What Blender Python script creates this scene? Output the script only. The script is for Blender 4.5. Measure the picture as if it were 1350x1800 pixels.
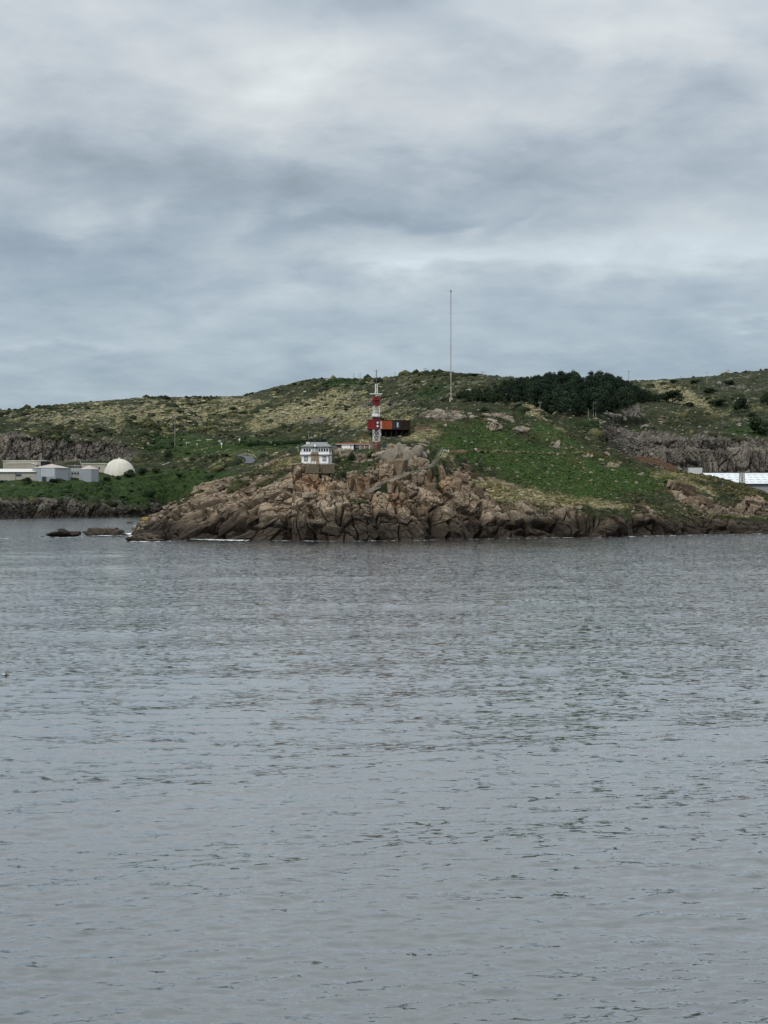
import bpy, bmesh, math, random
import numpy as np
from mathutils import Vector, Matrix
random.seed(7); RNG = np.random.default_rng(11)
for _o in list(bpy.data.objects): bpy.data.objects.remove(_o)
SC = bpy.context.scene
COL = SC.collection
R = math.radians
# ------------------------------------------------------------------ camera
H, F, CX, HY = 16.0, 2700.0, 675.0, 876.0        # eye height, focal length in photo pixels, centre column, horizon row
cam = bpy.data.cameras.new('camera'); camo = bpy.data.objects.new('camera', cam); COL.objects.link(camo)
cam.sensor_fit = 'HORIZONTAL'; cam.sensor_width = 36; cam.lens = 36 * F / 1350
cam.clip_start = 1; cam.clip_end = 60000
camo.location = (0, 0, H); camo.rotation_euler = (R(90) - (900 - HY) / F, 0, 0)
SC.camera = camo
# ------------------------------------------------------------------ sky
SUN_EL, SUN_AZ = R(46), R(214)                    # azimuth clockwise from the view direction
W = bpy.data.worlds.new('World'); SC.world = W; W.use_nodes = True
class NT:
    """small node-tree writer"""
    def __init__(s, nt): s.nt = nt; s.L = nt.links
    def put(s, sock, v):
        if v is None: return
        if hasattr(v, 'is_output'): s.L.new(v, sock)
        else: sock.default_value = v
    def n(s, t, props=None, **ins):
        nd = s.nt.nodes.new(t)
        for k, v in (props or {}).items(): setattr(nd, k, v)
        for k, v in ins.items():
            key = int(k[1:]) if k[0] == 'i' and k[1:].isdigit() else k.replace('_', ' ')
            s.put(nd.inputs[key], v)
        return nd
    def m(s, op, a, b=None, c=None, clamp=False):
        nd = s.nt.nodes.new('ShaderNodeMath'); nd.operation = op; nd.use_clamp = clamp
        for i, v in enumerate((a, b, c)):
            if v is not None: s.put(nd.inputs[i], v)
        return nd.outputs[0]
    def vm(s, op, a, b=None):
        nd = s.nt.nodes.new('ShaderNodeVectorMath'); nd.operation = op
        s.put(nd.inputs[0], a)
        if b is not None: s.put(nd.inputs[1], b)
        return nd.outputs[0]
    def mix(s, f, a, b, mode='MIX'):
        nd = s.nt.nodes.new('ShaderNodeMix'); nd.data_type = 'RGBA'; nd.blend_type = mode
        for i, v in ((0, f), (6, a), (7, b)):
            if isinstance(v, (tuple, list)) and len(v) == 3: v = (*v, 1)
            s.put(nd.inputs[i], v)
        return nd.outputs[2]
    def ramp(s, f, *stops):
        nd = s.nt.nodes.new('ShaderNodeValToRGB'); s.put(nd.inputs[0], f); e = nd.color_ramp.elements
        while len(e) < len(stops): e.new(0.5)
        for q, (p, c) in zip(e, stops):
            q.position = p
            q.color = (*c, 1) if isinstance(c, tuple) else (c, c, c, 1)
        return nd.outputs[0]
    def noise(s, vec, scale, detail=4, rough=.55, dist=0.):
        nd = s.n('ShaderNodeTexNoise', None, Vector=vec, Scale=scale, Detail=detail, Roughness=rough, Distortion=dist)
        return nd
    def rng(s, v, a, b, c=0., d=1.):
        nd = s.nt.nodes.new('ShaderNodeMapRange'); nd.interpolation_type = 'SMOOTHSTEP'
        for i, q in enumerate((v, a, b, c, d)): s.put(nd.inputs[i], q)
        return nd.outputs[0]
def build_world():
    nt = W.node_tree; nt.nodes.clear(); g = NT(nt)
    out = g.n('ShaderNodeOutputWorld'); bg = g.n('ShaderNodeBackground')
    nt.links.new(bg.outputs[0], out.inputs[0])
    sky = g.n('ShaderNodeTexSky', {'sky_type': 'NISHITA', 'sun_disc': False, 'sun_elevation': SUN_EL, 'sun_rotation': SUN_AZ})
    tc = g.n('ShaderNodeTexCoord').outputs['Generated']
    d = g.vm('NORMALIZE', tc); sep = g.n('ShaderNodeSeparateXYZ', None, i0=d)
    x, y, z = sep.outputs
    zc = g.m('MAXIMUM', z, 0.0)
    den = g.m('ADD', zc, 0.21)
    pl = g.n('ShaderNodeCombineXYZ', None, X=g.m('DIVIDE', x, den), Y=g.m('DIVIDE', y, den), Z=0.0).outputs[0]
    n1 = g.noise(pl, 1.15, 7, .52, .1).outputs[0]
    n2 = g.noise(pl, 3.2, 8, .56, .2).outputs[0]
    n3 = g.noise(pl, 9., 6, .6, .25).outputs[0]
    el = g.m('ARCSINE', zc); az = g.m('ARCTAN2', x, y)
    elw = g.m('ADD', el, g.m('MULTIPLY', g.m('SUBTRACT', n2, .5), .06))
    azw = g.m('ADD', az, g.m('MULTIPLY', g.m('SUBTRACT', n1, .5), .17))
    def blob(px, py, sx, sy, amp, tilt=0.):
        a0 = math.atan((px - CX) / F); e0 = math.atan((HY - py) / F)
        da = g.m('SUBTRACT', azw, a0); de = g.m('SUBTRACT', g.m('SUBTRACT', elw, e0), g.m('MULTIPLY', da, tilt))
        q = g.m('ADD', g.m('POWER', g.m('ABSOLUTE', g.m('DIVIDE', da, sx / F)), 2.0), g.m('POWER', g.m('ABSOLUTE', g.m('DIVIDE', de, sy / F)), 2.0))
        return g.m('MULTIPLY', g.m('EXPONENT', g.m('MULTIPLY', q, -1.0)), amp)
    tot = g.m('MULTIPLY', g.m('SUBTRACT', n1, .5), .5)
    tot = g.m('ADD', tot, g.m('MULTIPLY', g.m('SUBTRACT', n2, .5), .72))
    tot = g.m('ADD', tot, g.m('MULTIPLY', g.m('SUBTRACT', n3, .5), .34))
    BL = [(500, 105, 150, 45, .24), (560, 80, 70, 22, .10), (1120, 70, 200, 55, .17), (1230, 140, 90, 30, .12), (250, 140, 220, 45, .10), (640, 20, 170, 35, -.14), (60, 40, 200, 60, .04), (330, 90, 60, 30, -.08),
          (560, 325, 620, 60, -.26, -.02), (760, 392, 330, 26, -.22, .02), (60, 440, 260, 80, -.24), (1050, 265, 330, 48, -.13, .25), (850, 120, 180, 30, -.09), (1340, 200, 110, 45, .18, .2), (700, 195, 300, 28, .09),
          (900, 452, 420, 34, .28, .03), (760, 463, 130, 11, .16), (1300, 420, 200, 70, .18), (400, 400, 55, 18, .17, .4), (250, 370, 40, 16, .14, .5), (140, 385, 60, 15, .13, .5), (500, 382, 60, 10, .12, .2), (855, 396, 45, 9, .2, .2), (960, 392, 40, 8, .12, .3),
          (90, 612, 170, 14, .17), (1250, 560, 60, 12, .16), (1320, 577, 60, 8, .14), (1200, 500, 160, 20, -.06, .1), (650, 560, 400, 22, -.03), (900, 600, 300, 20, .04), (300, 680, 500, 30, -.05)]
    for b in BL:
        if b[4]: tot = g.m('ADD', tot, blob(*b))
    grad = g.m('ADD', .327, g.m('ADD', g.m('MULTIPLY', zc, .61), g.m('MULTIPLY', g.m('MULTIPLY', zc, zc), .18)))
    lum = g.m('MULTIPLY', grad, g.m('ADD', 1.0, tot))
    tint = g.mix(g.rng(tot, -.3, .22), (0.85, .98, 1.105), (.945, 1.0, 1.02))
    cl = g.vm('SCALE', tint); cl.node.inputs[3].default_value = 1; nt.links.new(lum, cl.node.inputs[3])
    low = g.rng(zc, 0.03, .27, 1.0, 0.0)                       # thinner cloud low down: a little blue
    cl2 = g.mix(low, cl, g.mix(1.0, cl, (.885, 1.008, 1.11), 'MULTIPLY'))
    nsk = g.vm('SCALE', sky.outputs[0]); nsk.node.inputs[3].default_value = .1
    col = g.mix(.08, cl2, nsk)
    nt.links.new(col, bg.inputs[0]); bg.inputs[1].default_value = 1.0
build_world()
sl = bpy.data.lights.new('sun', 'SUN'); slo = bpy.data.objects.new('sun', sl); COL.objects.link(slo)
sl.energy = 1.5; sl.angle = R(12); sl.color = (1, .945, .86)
sdir = Vector((math.sin(SUN_AZ) * math.cos(SUN_EL), math.cos(SUN_AZ) * math.cos(SUN_EL), math.sin(SUN_EL)))
slo.rotation_euler = (-sdir).to_track_quat('-Z', 'Y').to_euler(); slo.location = (0, -100, 300)
vs = SC.view_settings; vs.view_transform = 'Standard'; vs.look = 'None'; vs.exposure = 0.32; vs.gamma = 1.0; vs.use_curve_mapping = False
SC.cycles.max_bounces = 5; SC.cycles.diffuse_bounces = 3; SC.cycles.glossy_bounces = 3; SC.cycles.transparent_max_bounces = 8
SC.cycles.caustics_reflective = False; SC.cycles.caustics_refractive = False

# ------------------------------------------------------------------ numpy noise
def _h(ix, iy, iz, seed):
    with np.errstate(over='ignore'):
        h = (ix.astype(np.uint32) * np.uint32(374761393) + iy.astype(np.uint32) * np.uint32(668265263)
             + iz.astype(np.uint32) * np.uint32(2147483647 - 1274126177) + np.uint32((seed * 974634777 + 12345) & 0xffffffff))
        h = (h ^ (h >> np.uint32(13))) * np.uint32(1274126177)
        h = (h ^ (h >> np.uint32(16))) * np.uint32(2246822519)
        h = h ^ (h >> np.uint32(15))
    return h
def hf(ix, iy, iz, seed): return _h(ix, iy, iz, seed).astype(np.float32) * np.float32(1 / 4294967296.)
def vnoise(p, seed=0):
    p = p.astype(np.float32); i = np.floor(p); f = p - i; i = i.astype(np.int64)
    u = f * f * f * (f * (f * 6 - 15) + 10); r = np.zeros(len(p), np.float32)
    for dx in (0, 1):
        wx = u[:, 0] if dx else 1 - u[:, 0]
        for dy in (0, 1):
            wy = wx * (u[:, 1] if dy else 1 - u[:, 1])
            for dz in (0, 1):
                r += wy * (u[:, 2] if dz else 1 - u[:, 2]) * hf(i[:, 0] + dx, i[:, 1] + dy, i[:, 2] + dz, seed)
    return r * 2 - 1
def fbm(p, octv=4, seed=0, gain=.5, lac=2.03):
    a, s, r = 1., 0., 0.
    for o in range(octv):
        r = r + a * vnoise(p * (lac ** o) + o * 17.3, seed + o); s += a; a *= gain
    return r / s * 1.6
def voro(p, seed=0, jit=.85):
    """F1, F2, id in 0..1 and offset from the cell's centre"""
    p = p.astype(np.float32); i = np.floor(p).astype(np.int64); n = len(p)
    f1 = np.full(n, 9., np.float32); f2 = f1.copy(); idv = np.zeros(n, np.float32); off = np.zeros((n, 3), np.float32)
    for dx in (-1, 0, 1):
        for dy in (-1, 0, 1):
            for dz in (-1, 0, 1):
                a, b, c = i[:, 0] + dx, i[:, 1] + dy, i[:, 2] + dz
                o = np.stack([a + .5 + jit * (hf(a, b, c, seed) - .5), b + .5 + jit * (hf(a, b, c, seed + 1) - .5), c + .5 + jit * (hf(a, b, c, seed + 2) - .5)], 1).astype(np.float32)
                q = p - o; dd = np.sqrt((q * q).sum(1))
                m = dd < f1
                f2 = np.where(m, f1, np.minimum(f2, dd)); f1 = np.where(m, dd, f1)
                idv = np.where(m, hf(a, b, c, seed + 5), idv); off[m] = q[m]
    return f1, f2, idv, off
def sstep(a, b, x): t = np.clip((x - a) / (b - a), 0, 1); return t * t * (3 - 2 * t)

# ------------------------------------------------------------------ materials
MATS = {}
def new_mat(name):
    m = bpy.data.materials.new(name); m.use_nodes = True; m.node_tree.nodes.clear()
    g = NT(m.node_tree); o = g.n('ShaderNodeOutputMaterial'); b = g.n('ShaderNodeBsdfPrincipled')
    m.node_tree.links.new(b.outputs[0], o.inputs[0]); MATS[name] = m
    return m, g, b, o
def plain(name, c, rough=.7, var=.18, scale=1.2, metal=0., dirt=None, dirt_amt=.35, spec=.3, streak=False):
    """paint, stone or metal with uneven tone and stains; coordinates travel with the object"""
    m, g, b, o = new_mat(name)
    oc = g.n('ShaderNodeTexCoord').outputs['Object']
    v = g.vm('MULTIPLY', oc, (1, 1, .25) if streak else (1, 1, 1))
    n = g.noise(v, scale, 6, .6, .3).outputs[0]
    lo = tuple(q * (1 - var) for q in c); hi = tuple(min(1, q * (1 + var)) for q in c)
    col = g.mix(g.rng(n, .3, .7), lo, hi)
    if dirt:
        n2 = g.noise(v, scale * .45, 7, .65, .5).outputs[0]
        col = g.mix(g.m('MULTIPLY', g.rng(n2, .48, .72), dirt_amt), col, dirt)
    g.put(b.inputs['Base Color'], col); b.inputs['Roughness'].default_value = rough; b.inputs['Metallic'].default_value = metal
    b.inputs['Specular IOR Level'].default_value = spec
    return m
def land_mat(name, far):
    m, g, b, o = new_mat(name)
    pos = g.n('ShaderNodeNewGeometry').outputs['Position']
    zone = g.n('ShaderNodeAttribute', {'attribute_name': 'zone'}); zs = g.n('ShaderNodeSeparateColor', None, i0=zone.outputs['Color'])
    rock, lush, dry = zs.outputs
    cell = g.n('ShaderNodeAttribute', {'attribute_name': 'cell'}).outputs['Fac']; stain = g.n('ShaderNodeAttribute', {'attribute_name': 'ochre'}).outputs['Fac']
    zz = g.n('ShaderNodeSeparateXYZ', None, i0=pos).outputs[2]
    k = .55 if far else 1.
    nA = g.noise(pos, .11 * k, 5, .6, .4).outputs[0]; nB = g.noise(pos, .75 * k, 6, .65, .3).outputs[0]; nC = g.noise(pos, 2.6 * k, 4, .6).outputs[0]
    # rock
    t = g.m('ADD', g.m('MULTIPLY', nA, .48), g.m('ADD', g.m('MULTIPLY', cell, .38), g.m('MULTIPLY', nB, .30))); t = g.m('SUBTRACT', t, .01)
    if far: t = g.m('ADD', t, g.m('MULTIPLY', g.m('SUBTRACT', g.noise(g.vm('MULTIPLY', pos, (1, 1, .14)), .45, 5, .65, .3).outputs[0], .5), .5)); rc = g.ramp(t, (.3, (.036, .034, .033)), (.5, (.095, .086, .076)), (.68, (.175, .157, .132)), (.85, (.28, .25, .21)))
    else: rc = g.ramp(t, (.3, (.045, .035, .026)), (.44, (.135, .100, .068)), (.58, (.245, .193, .139)), (.74, (.355, .285, .205)), (.9, (.46, .39, .31)))
    och = g.m('MULTIPLY', g.rng(g.noise(pos, .16, 5, .6, .8).outputs[0], .56, .7), .55 if not far else .25)
    rc = g.mix(och, rc, (.24, .125, .06)); rc = g.mix(g.m('MULTIPLY', stain, g.rng(g.noise(g.vm('MULTIPLY', pos, (1, 1, .12)), .7, 5, .6, .3).outputs[0], .35, .62)), rc, (.30, .135, .045))
    lich = g.m('MULTIPLY', g.rng(nC, .5, .66), .6); rc = g.mix(lich, rc, (.055, .05, .04))
    if not far:
        hi = g.m('MULTIPLY', g.rng(zz, 26, 44), .4); rc = g.mix(hi, rc, (.23, .208, .17))
    wl = g.m('ADD', zz, g.m('MULTIPLY', g.m('SUBTRACT', nA, .5), 14.)); wet = g.rng(wl, 4., 15., .9, 0.)
    rc = g.mix(wet, rc, (.022, .018, .015))
    # vegetation
    n4 = g.noise(g.vm('MULTIPLY', pos, (.6, 1, 1)), .3 * k, 6, .68, .6).outputs[0]
    nD = g.noise(pos, .03, 4, .6).outputs[0]
    heath = g.ramp(g.m('ADD', g.m('MULTIPLY', n4, .8), g.m('MULTIPLY', nB, .22)), (.40, (.011, .016, .008)), (.53, (.026, .032, .014)), (.64, (.068, .068, .033)), (.76, (.22, .205, .125)))
    lushc = g.ramp(g.m('ADD', g.m('MULTIPLY', nB, .6), g.m('MULTIPLY', n4, .4)), (.34, (.008, .020, .006)), (.52, (.034, .066, .016)), (.7, (.085, .125, .033)))
    nE = g.noise(g.vm('MULTIPLY', pos, (.45, 1, 1.2)), .9 * k, 5, .65, .3).outputs[0]
    dryc = g.ramp(nE, (.36, (.040, .040, .018)), (.5, (.12, .108, .052)), (.66, (.38, .345, .205)))
    if far: lushc = g.mix(1.0, lushc, (.68, .66, .7), 'MULTIPLY')
    vc = g.mix(lush, heath, lushc); vc = g.mix(dry, vc, dryc)
    col = g.mix(rock, vc, rc)
    g.put(b.inputs['Base Color'], col); b.inputs['Roughness'].default_value = .92; b.inputs['Specular IOR Level'].default_value = .12
    bp = g.n('ShaderNodeBump', None, Strength=.6, Distance=.25 if not far else .5, Height=g.m('ADD', nC, g.m('MULTIPLY', nB, .8)))
    m.node_tree.links.new(bp.outputs[0], b.inputs['Normal'])
    return m
def tint_mat(name, rough=.95, ramp=None, rock=False):
    """scattered pieces: colour from the 'tint' attribute with a little noise"""
    m, g, b, o = new_mat(name)
    pos = g.n('ShaderNodeNewGeometry').outputs['Position']
    t = g.n('ShaderNodeAttribute', {'attribute_name': 'tint'}).outputs['Color']
    n = g.noise(pos, 1.1, 5, .65).outputs[0]
    col = g.mix(1.0, t, g.ramp(n, (.3, .55), (.7, 1.4)), 'MULTIPLY')
    g.put(b.inputs['Base Color'], col); b.inputs['Roughness'].default_value = rough; b.inputs['Specular IOR Level'].default_value = .1
    return m
def rock_mat(name, cols, wetz=False):
    m, g, b, o = new_mat(name)
    pos = g.n('ShaderNodeNewGeometry').outputs['Position']; rnd = g.n('ShaderNodeObjectInfo').outputs['Random']
    nA = g.noise(pos, .5, 6, .62, .4).outputs[0]; nB = g.noise(pos, 2.2, 5, .65).outputs[0]
    t = g.m('ADD', g.m('MULTIPLY', nA, .6), g.m('MULTIPLY', rnd, .4))
    c = g.ramp(t, *zip((.26, .44, .6, .8), cols))
    c = g.mix(g.m('MULTIPLY', g.rng(nB, .5, .66), .55), c, (.05, .045, .037))
    if wetz:
        zz = g.n('ShaderNodeSeparateXYZ', None, i0=pos).outputs[2]
        wl = g.m('ADD', zz, g.m('MULTIPLY', g.m('SUBTRACT', g.noise(pos, .11, 5, .6, .4).outputs[0], .5), 14.))
        c = g.mix(g.rng(wl, 4., 15., .9, 0.), c, (.022, .018, .015))
    g.put(b.inputs['Base Color'], c); b.inputs['Roughness'].default_value = .9; b.inputs['Specular IOR Level'].default_value = .15
    bp = g.n('ShaderNodeBump', None, Strength=.7, Distance=.2, Height=nB); m.node_tree.links.new(bp.outputs[0], b.inputs['Normal'])
    return m
def leaf_mat(name, c1, c2):
    m, g, b, o = new_mat(name)
    pos = g.n('ShaderNodeNewGeometry').outputs['Position']; rnd = g.n('ShaderNodeObjectInfo').outputs['Random']
    n = g.noise(pos, .8, 4, .6).outputs[0]
    t = g.m('ADD', g.m('MULTIPLY', n, .7), g.m('MULTIPLY', rnd, .3))
    g.put(b.inputs['Base Color'], g.mix(g.rng(t, .3, .7), c1, c2)); b.inputs['Roughness'].default_value = .8; b.inputs['Specular IOR Level'].default_value = .15
    return m
land_mat('headland_ground', False); land_mat('hill_ground', True)
tint_mat('scrub'); tint_mat('loose_rock')
rock_mat('granite_block', ((.045, .036, .027), (.125, .092, .062), (.22, .168, .115), (.33, .26, .18)), True)
rock_mat('granite_tor', ((.085, .074, .06), (.16, .14, .112), (.245, .213, .172), (.33, .295, .245)))
rock_mat('sea_rock', ((.018, .015, .013), (.035, .028, .024), (.06, .047, .038), (.085, .065, .05)))
leaf_mat('pine_leaf', (.006, .015, .010), (.028, .048, .024)); leaf_mat('bush_leaf', (.012, .024, .012), (.034, .052, .022))
leaf_mat('gorse_leaf', (.010, .026, .012), (.028, .052, .024))
plain('bark', (.07, .055, .04), .9)
plain('white_paint', (.86, .87, .87), .6, .03, .6, dirt=(.6, .58, .53), dirt_amt=.2, streak=True)
plain('white_trim', (.82, .82, .80), .5, .04)
plain('slate_roof', (.19, .20, .20), .6, .15, 1.5)
plain('dark_glass', (.012, .016, .035), .12, .1, spec=.5)
plain('pale_glass', (.42, .47, .46), .15, .1, spec=.5)
plain('dark_frame', (.05, .055, .05), .5)
plain('stone_wall', (.155, .128, .088), .95, .4, .9, dirt=(.07, .06, .045), dirt_amt=.7)
plain('stone_panel', (.26, .19, .13), .95, .3, 1.2, dirt=(.12, .09, .06))
plain('red_paint', (.20, .016, .026), .5, .2, 1.0, dirt=(.12, .03, .02))
plain('red_tile', (.32, .105, .06), .8, .3, 2.0)
plain('corten', (.30, .065, .022), .85, .3, .5, dirt=(.16, .04, .02), dirt_amt=.6, streak=True)
plain('corten_red', (.23, .022, .018), .85, .25, .5, dirt=(.12, .015, .014), dirt_amt=.5, streak=True)
plain('dark_slat', (.030, .018, .013), .8, .3)
plain('shade_black', (.010, .009, .009), .9, .2)  # near-black colour standing in for deep shade
plain('galvanised', (.34, .36, .37), .45, .15, metal=.4)
plain('faded_red', (.36, .21, .20), .6, .15); plain('faded_cream', (.50, .47, .38), .6, .12)
plain('pole_wood', (.13, .11, .085), .9, .25); plain('pole_pale', (.38, .36, .31), .8, .2)
plain('teal_paint', (.075, .125, .105), .6, .2); plain('grey_board', (.20, .20, .18), .85, .3); plain('brown_board', (.22, .185, .13), .85, .35)
plain('concrete', (.36, .34, .30), .9, .2, .8, dirt=(.2, .18, .15)); plain('cream_wall', (.36, .335, .275), .8, .1, .25, dirt=(.28, .26, .21), streak=True)
plain('pale_roof', (.56, .555, .52), .6, .08, .3, dirt=(.5, .48, .42)); plain('blue_grey_wall', (.29, .315, .345), .6, .06, .2, dirt=(.28, .30, .33), streak=True)
plain('pale_blue_panel', (.42, .465, .50), .6, .05, .2); plain('pink_roof', (.42, .37, .34), .8, .1, .3, dirt=(.3, .25, .22))
plain('dome_cloth', (.55, .53, .465), .65, .06, .2, dirt=(.36, .34, .28), dirt_amt=.55, streak=True)
plain('white_sheet', (.64, .67, .69), .5, .06, .05, dirt=(.48, .5, .51)); plain('grey_sheet', (.30, .31, .33), .6, .08, .1)
plain('asphalt', (.085, .09, .10), .9, .15); plain('gravel', (.24, .21, .155), .95, .3, .6); plain('worn_earth', (.20, .16, .105), .95, .3, .8)
plain('trodden_grass', (.11, .098, .055), .95, .3); plain('step_stone', (.27, .245, .205), .9, .3, 1.2, dirt=(.15, .13, .1)); plain('timber', (.25, .245, .225), .85, .25, 2.0); plain('ruin_stone', (.17, .105, .072), .95, .35, .7, dirt=(.07, .05, .035), dirt_amt=.6)
plain('yellow_lichen', (.22, .155, .05), .95, .3, 1.0)

# ------------------------------------------------------------------ object helpers
def tag(o, label=None, cat=None, group=None, kind=None):
    if label: o['label'] = label
    if cat: o['category'] = cat
    if group: o['group'] = group
    if kind: o['kind'] = kind
    return o
def link(name, mesh, mat=None, parent=None, loc=None):
    o = bpy.data.objects.new(name, mesh); COL.objects.link(o)
    if mat and not mesh.materials: mesh.materials.append(MATS[mat])
    if parent is not None: o.parent = parent
    if loc is not None: o.location = loc
    return o
def empty(name, loc, rz=0., label=None, cat=None, group=None):
    o = bpy.data.objects.new(name, None); COL.objects.link(o); o.location = loc; o.rotation_euler = (0, 0, rz); o.empty_display_size = .5
    return tag(o, label, cat, group)
def np_mesh(name, V, Fc, smooth=None, attrs=()):
    """V (n,3), Fc (m,3 or 4) -> mesh; attrs (name, type, array)"""
    me = bpy.data.meshes.new(name); k = Fc.shape[1]
    me.vertices.add(len(V)); me.vertices.foreach_set('co', np.ascontiguousarray(V, np.float32).ravel())
    me.loops.add(Fc.size); me.loops.foreach_set('vertex_index', np.ascontiguousarray(Fc, np.int32).ravel())
    me.polygons.add(len(Fc)); me.polygons.foreach_set('loop_start', np.arange(0, Fc.size, k, dtype=np.int32))
    try: me.polygons.foreach_set('loop_total', np.full(len(Fc), k, np.int32))
    except Exception: pass
    me.update(calc_edges=True)
    if smooth is not None:
        me.polygons.foreach_set('use_smooth', np.broadcast_to(np.asarray(smooth, bool), (len(Fc),)).copy())
    for n, t, a in attrs:
        at = me.attributes.new(n, t, 'POINT')
        at.data.foreach_set('color' if t == 'FLOAT_COLOR' else 'value', np.ascontiguousarray(a, np.float32).ravel())
    return me
class MB:
    """collects boxes, bars, tubes and prisms, then links them as ONE mesh object"""
    def __init__(s): s.v = []; s.f = []
    def add(s, vs, fs): b = len(s.v); s.v += [tuple(v) for v in vs]; s.f += [tuple(i + b for i in f) for f in fs]; return s
    def box(s, x0, x1, y0, y1, z0, z1):
        return s.add([(x, y, z) for z in (z0, z1) for y in (y0, y1) for x in (x0, x1)],
                     [(0, 2, 3, 1), (4, 5, 7, 6), (0, 1, 5, 4), (2, 6, 7, 3), (0, 4, 6, 2), (1, 3, 7, 5)])
    def frustum(s, b0, b1):
        """b = (x0,x1,y0,y1,z)"""
        vs = [(x, y, b[4]) for b in (b0, b1) for y in b[2:4] for x in b[:2]]
        return s.add(vs, [(0, 2, 3, 1), (4, 5, 7, 6), (0, 1, 5, 4), (2, 6, 7, 3), (0, 4, 6, 2), (1, 3, 7, 5)])
    def bar(s, a, b, w, h=None):
        a, b = Vector(a), Vector(b); h = h or w; d = (b - a).normalized()
        u = d.cross(Vector((0, 0, 1)));  u = u.normalized() if u.length > 1e-4 else Vector((1, 0, 0)); q = u.cross(d)
        vs = [p + u * (sx * w / 2) + q * (sz * h / 2) for p in (a, b) for sx, sz in ((-1, -1), (1, -1), (1, 1), (-1, 1))]
        return s.add(vs, [(3, 2, 1, 0), (4, 5, 6, 7)] + [(i, (i + 1) % 4, 4 + (i + 1) % 4, 4 + i) for i in range(4)])
    def tube(s, a, b, r0, r1=None, n=8):
        a, b = Vector(a), Vector(b); r1 = r0 if r1 is None else r1; d = (b - a).normalized()
        u = d.cross(Vector((0, 0, 1)));  u = u.normalized() if u.length > 1e-4 else Vector((1, 0, 0)); q = u.cross(d)
        ring = lambda p, r: [p + (u * math.cos(t) + q * math.sin(t)) * r for t in [2 * math.pi * i / n for i in range(n)]]
        return s.add(ring(a, r0) + ring(b, r1), [tuple(range(n))[::-1], tuple(range(n, 2 * n))] + [(i, (i + 1) % n, n + (i + 1) % n, n + i) for i in range(n)])
    def prism(s, pts, y0, y1):
        """outline in x,z pulled from y0 to y1"""
        n = len(pts)
        return s.add([(x, y0, z) for x, z in pts] + [(x, y1, z) for x, z in pts],
                     [tuple(range(n)), tuple(range(n, 2 * n))[::-1]] + [(i, n + i, n + (i + 1) % n, (i + 1) % n) for i in range(n)])
    def build(s, name, mat, parent=None, loc=None, bevel=0., smooth=False):
        me = bpy.data.meshes.new(name); me.from_pydata(s.v, [], s.f)
        bm = bmesh.new(); bm.from_mesh(me); bmesh.ops.recalc_face_normals(bm, faces=bm.faces[:])
        if bevel: bmesh.ops.bevel(bm, geom=bm.edges[:], offset=bevel, segments=1, affect='EDGES', clamp_overlap=True)
        bm.to_mesh(me); bm.free()
        if smooth: me.polygons.foreach_set('use_smooth', [True] * len(me.polygons))
        return link(name, me, mat, parent, loc)
def P(px, py, d): return Vector(((px - CX) / F * d, d, H - (py - HY) / F * d))
def ray(px, py): return Vector(((px - CX) / F, 1, -(py - HY) / F)).normalized()
def hit(o, px, py, default=None):
    ok, loc, nrm, _ = o.ray_cast(Vector((0, 0, H)), ray(px, py))
    return (loc.copy(), nrm.copy()) if ok else (default, Vector((0, 0, 1)))
def gz(o, x, y, default=0.):
    ok, loc, nrm, _ = o.ray_cast(Vector((x, y, 900)), Vector((0, 0, -1)))
    return loc.z if ok else default

# ------------------------------------------------------------------ land as height profiles
def profile_grid(table, segs, pxs, sx=4., sv=2.):
    """table: px -> [(row, distance)...]; returns row Y and distance D arrays (columns, rows)"""
    ks = np.array([t[0] for t in table], float); A = np.array([[list(q) for q in t[1]] for t in table], float)
    K = A.shape[1]
    v = np.concatenate([np.linspace(i, i + 1, n, endpoint=False) for i, n in enumerate(segs)] + [[K - 1.]])
    yk = np.stack([np.interp(pxs, ks, A[:, k, 0]) for k in range(K)], 1); dk = np.stack([np.interp(pxs, ks, A[:, k, 1]) for k in range(K)], 1)
    i = np.minimum(v.astype(int), K - 2); f = v - i
    zk = H - (yk - HY) * dk / F
    D = dk[:, i] * (1 - f) + dk[:, i + 1] * f; Z = zk[:, i] * (1 - f) + zk[:, i + 1] * f
    def blur(a, s, ax):
        r = int(s * 3) + 1; w = np.exp(-.5 * (np.arange(-r, r + 1) / s) ** 2); w /= w.sum()
        p = [(0, 0), (0, 0)]; p[ax] = (r, r); b = np.pad(a, p, mode='edge'); n = a.shape[ax]
        return sum(w[j] * (b[j:j + n] if ax == 0 else b[:, j:j + n]) for j in range(2 * r + 1))
    for ax, s in ((0, sx), (1, sv)): D = blur(D, s, ax); Z = blur(Z, s, ax)
    return D, Z, v
def grid_faces(nc, nr):
    c, r = np.meshgrid(np.arange(nc - 1), np.arange(nr - 1), indexing='ij'); a = (c * nr + r).ravel()
    return np.stack([a, a + nr, a + nr + 1, a + 1], 1)
def grid_normals(X, Y, Z):
    P3 = np.stack([X, Y, Z], 2); a = np.gradient(P3, axis=0); b = np.gradient(P3, axis=1); n = np.cross(a, b)
    return n / (np.linalg.norm(n, axis=2, keepdims=True) + 1e-9)
SUB = lambda d, z=-5.: (HY + (H - z) * F / d, d)
def zpt(z, d): return (HY + (H - z) * F / d, d)
def head_col(pts, back=(55, .45, 130)):
    y7, d7 = pts[-1]; z7 = H - (y7 - HY) * d7 / F
    return [SUB(pts[0][1] - 14, -6)] + pts + [zpt(z7 * back[1] - 2, d7 + back[0]), zpt(-6, d7 + back[2])]
def sunk(d): return head_col([zpt(-4, d + 6 * i) for i in range(7)], (20, 1, 40))
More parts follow.
